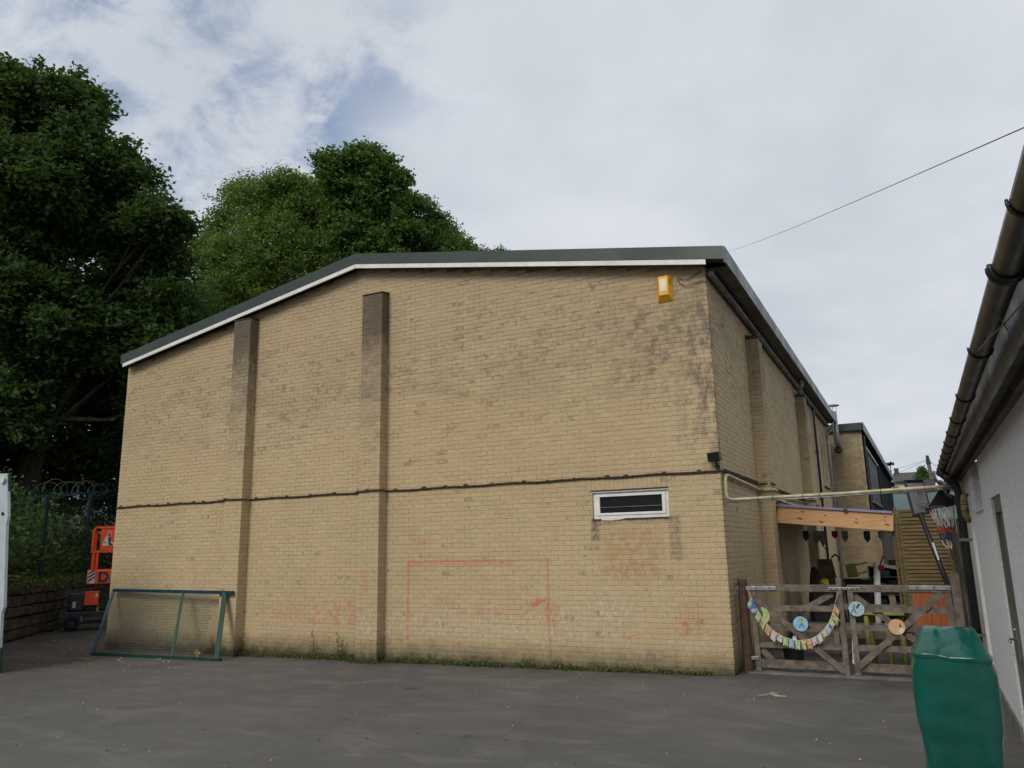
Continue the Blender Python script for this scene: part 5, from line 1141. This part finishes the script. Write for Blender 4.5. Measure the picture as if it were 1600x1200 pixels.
# far wood behind everything on the left: one mass
WOOD = [(-27.92, 6.15, 7.85, 2.46), (-26.28, 7.22, 6.85, 2.21), (-24.47, 8.02, 7.3, 2.21), (-23.2, 7.8, 8.6, 1.43), (-30.19, 5.17, 7.18, 2.95), (-23.37, 4.6, 4.73, 1.5), (-21.67, 5.47, 4.69, 1.4), (-25.3, 3.68, 4.56, 1.5), (-27, 2, 5, 2.2), (-30, 0, 6, 3), (-22, 9, 5.5, 2), (-19.5, 9.5, 5, 2), (-33, 4, 10, 3), (-28, -3, 5, 3), (-20.6, 12, 6, 2.2), (-21, 7.6, 4.2, 1.6), (-24, 9, 5, 2.4), (-22.5, 11, 4.5, 2.2), (-19.5, 8, 3.6, 1.5), (-26, 12, 6, 3)]
P, T = crown_points(WOOD, 34, 26, .3, .3, 3); me = leaf_mesh('woodland', P, .22, T*.7, .3)
link('woodland', me, 'leaf_oak', kind='stuff')
# undergrowth on the bank behind the fence
P = []; T = []
for _ in range(1500):
    s = rng.uniform(-5, 11); dd = rng.uniform(.25, 5.5); h0 = 1.15+dd*.30; hh = h0+rng.uniform(0, 1)**1.3*(1.4+.35*dd)
    p = D0+D1*s-PN*dd; k = 24; P.append(np.array((p.x, p.y, hh))+rng.normal(size=(k, 3))*np.array((.2, .2, .15))); T.append(np.full(k, rng.uniform(.1, .9))+rng.uniform(-.2, .2, k))
P = np.concatenate(P); T = np.concatenate(T); P, T = P[outside(P)], T[outside(P)]
link('undergrowth', leaf_mesh('undergrowth', P, .13, T, .3), 'leaf_mid', kind='stuff')
P = []; 
for _ in range(420):
    s = rng.uniform(-5.3, 6); p = D0+D1*s-PN*rng.uniform(-.05, .3); P.append(np.array((p.x, p.y, 1.17+rng.uniform(-.12, .1)))+rng.normal(size=(20, 3))*np.array((.10, .10, .06)))
P = np.concatenate(P); link('wall_ivy', leaf_mesh('wall_ivy', P, .07, rng.uniform(0, 1, len(P)), .2), 'leaf_weed', kind='stuff')
mb = MB()
for i in range(60):
    s = -5.4+i*.19; p = D0+D1*s; mb.beam(p-PN*.25+Vector((0, 0, 1.13)), p+PN*.03+Vector((0, 0, 1.13+random.uniform(0, .05))), .21, random.uniform(.08, .16), side=(0, 0, 1))
build('moss_coping', mb, 'moss', kind='stuff')

# weeds along the foot of the gable
P = []; T = []
def clump(x_, y_, n_, sp, hgt):
    p = np.stack([x_+rng.normal(size=n_)*sp, y_-abs(rng.normal(size=n_))*.05, gz(x_)+abs(rng.normal(size=n_))*hgt], 1); P.append(p); T.append(rng.uniform(0, 1, n_))
for _ in range(480):
    x_ = rng.uniform(-9.0, -.3); y_ = -.03 if not (-6.4 < x_ < -5.85) else -.25
    if rng.uniform() < (.75 if (-6.0 < x_ < -1.3) else .45): clump(x_, y_, int(rng.integers(5, 22)), .06, .035)
for x_, n_, h_ in ((-6.75, 130, .12), (-6.6, 90, .05), (-7.35, 60, .14), (-9.0, 60, .07), (-9.1, 40, .05), (-5.5, 50, .06), (-5.3, 80, .05), (-2.5, 60, .05), (-3.3, 60, .05), (-4.1, 50, .05), (-10.3, 40, .06), (-6.5, 120, .06)): clump(x_, -.05 if not -6.4 < x_ < -5.9 else -.27, n_, .07, h_)
P = np.concatenate(P); link('weeds', leaf_mesh('weeds', P, .036, np.concatenate(T), .1), 'leaf_weed', kind='stuff')
mb = MB()
for x_, h_ in ((-6.82, .38), (-7.38, .42), (-6.72, .25)):
    mb.tube([(x_, -.05, gz(x_)), (x_+.02, -.07, h_*.5), (x_+.01, -.10, h_)], [.005, .004, .002], 5)
    for k in range(12): zz = h_*(.2+.07*k); a = random.uniform(0, 6.28); mb.add([(x_, -.07, zz), (x_+.05*math.cos(a), -.08-abs(.03*math.sin(a)), zz+.01), (x_+.02*math.cos(a), -.085, zz+.025)], [(0, 1, 2)])
build('tall_weed_stems', mb, 'leaf_weed', kind='stuff').data.attributes.new('tint', 'FLOAT', 'FACE')

# litter and grit on the yard
mb = MB()
for _ in range(190):
    left = random.random() < .3
    x_ = random.uniform(-15, -9) if left else random.uniform(-12, 3); y_ = random.uniform(-2.2, .2) if left else random.uniform(-9, -.3)
    if x_ > -13 and y_ > -.25: continue
    s = random.uniform(.004, .012)*(1.4 if left else 1); z_ = gz(x_)
    mb.add([(x_-s, y_-s*random.random(), z_), (x_+s, y_-s*.6, z_), (x_+s*.6, y_+s, z_), (x_-s*.7, y_+s*.8, z_), (x_, y_, z_+s*1.0)], [(0, 1, 4), (1, 2, 4), (2, 3, 4), (3, 0, 4)])
build('grit', mb, 'twig_pale', kind='stuff')
mb = MB()
for _ in range(90):
    x_ = random.uniform(-12, 3); y_ = random.uniform(-9, -.3); s = random.uniform(.008, .02); a = random.uniform(0, 3.1); c_, s_ = math.cos(a)*s, math.sin(a)*s; z_ = gz(x_)+.003
    mb.add([(x_-c_, y_-s_, z_), (x_+s_*.5, y_-c_*.5, z_+.004), (x_+c_, y_+s_, z_+.002), (x_-s_*.5, y_+c_*.5, z_+.006)], [(0, 1, 2, 3)])
build('leaf_litter', mb, 'bark', kind='stuff')
tag(build('twig', MB().tube([(.56, -1.42, .012), (.64, -1.36, .02), (.70, -1.28, .035), (.76, -1.29, .02)], .006, 5).tube([(.68, -1.3, .02), (.74, -1.36, .012), (.86, -1.36, .012)], [.009, .012, .008], 5), 'twig_pale'), 'pale forked twig lying on the asphalt in front of the gates', 'twig')
t = thing('dry_seed_head', 'curled dry leaf caught on the bottom rail of the mesh panel', 'leaf', (-9.45, -.78, -.05))
for k in range(5): a = k*1.25; build('lobe', MB().prism([(-9.45, -.79, -.02), (-9.45+.10*math.cos(a), -.80, .03+.09*math.sin(a)), (-9.45+.06*math.cos(a+.6), -.80, .03+.05*math.sin(a+.6))], (0, .01, 0)), 'dry_leaf', t)
for x_, y_, w_, lab in ((-12.0, -1.3, .16, 'rusty flat shard lying on the damp asphalt by the mesh panel'), (-8.3, -5.6, .09, 'small crumpled brown wrapper on the open asphalt to the left')):
    tag(build('litter', MB().prism([(x_, y_, gz(x_)+.004), (x_+w_*1.6, y_+.03, gz(x_)+.004), (x_+w_*1.4, y_+.10, gz(x_)+.004), (x_+.02, y_+.07, gz(x_)+.004)], (0, 0, .012)), 'dry_leaf'), lab, 'litter')
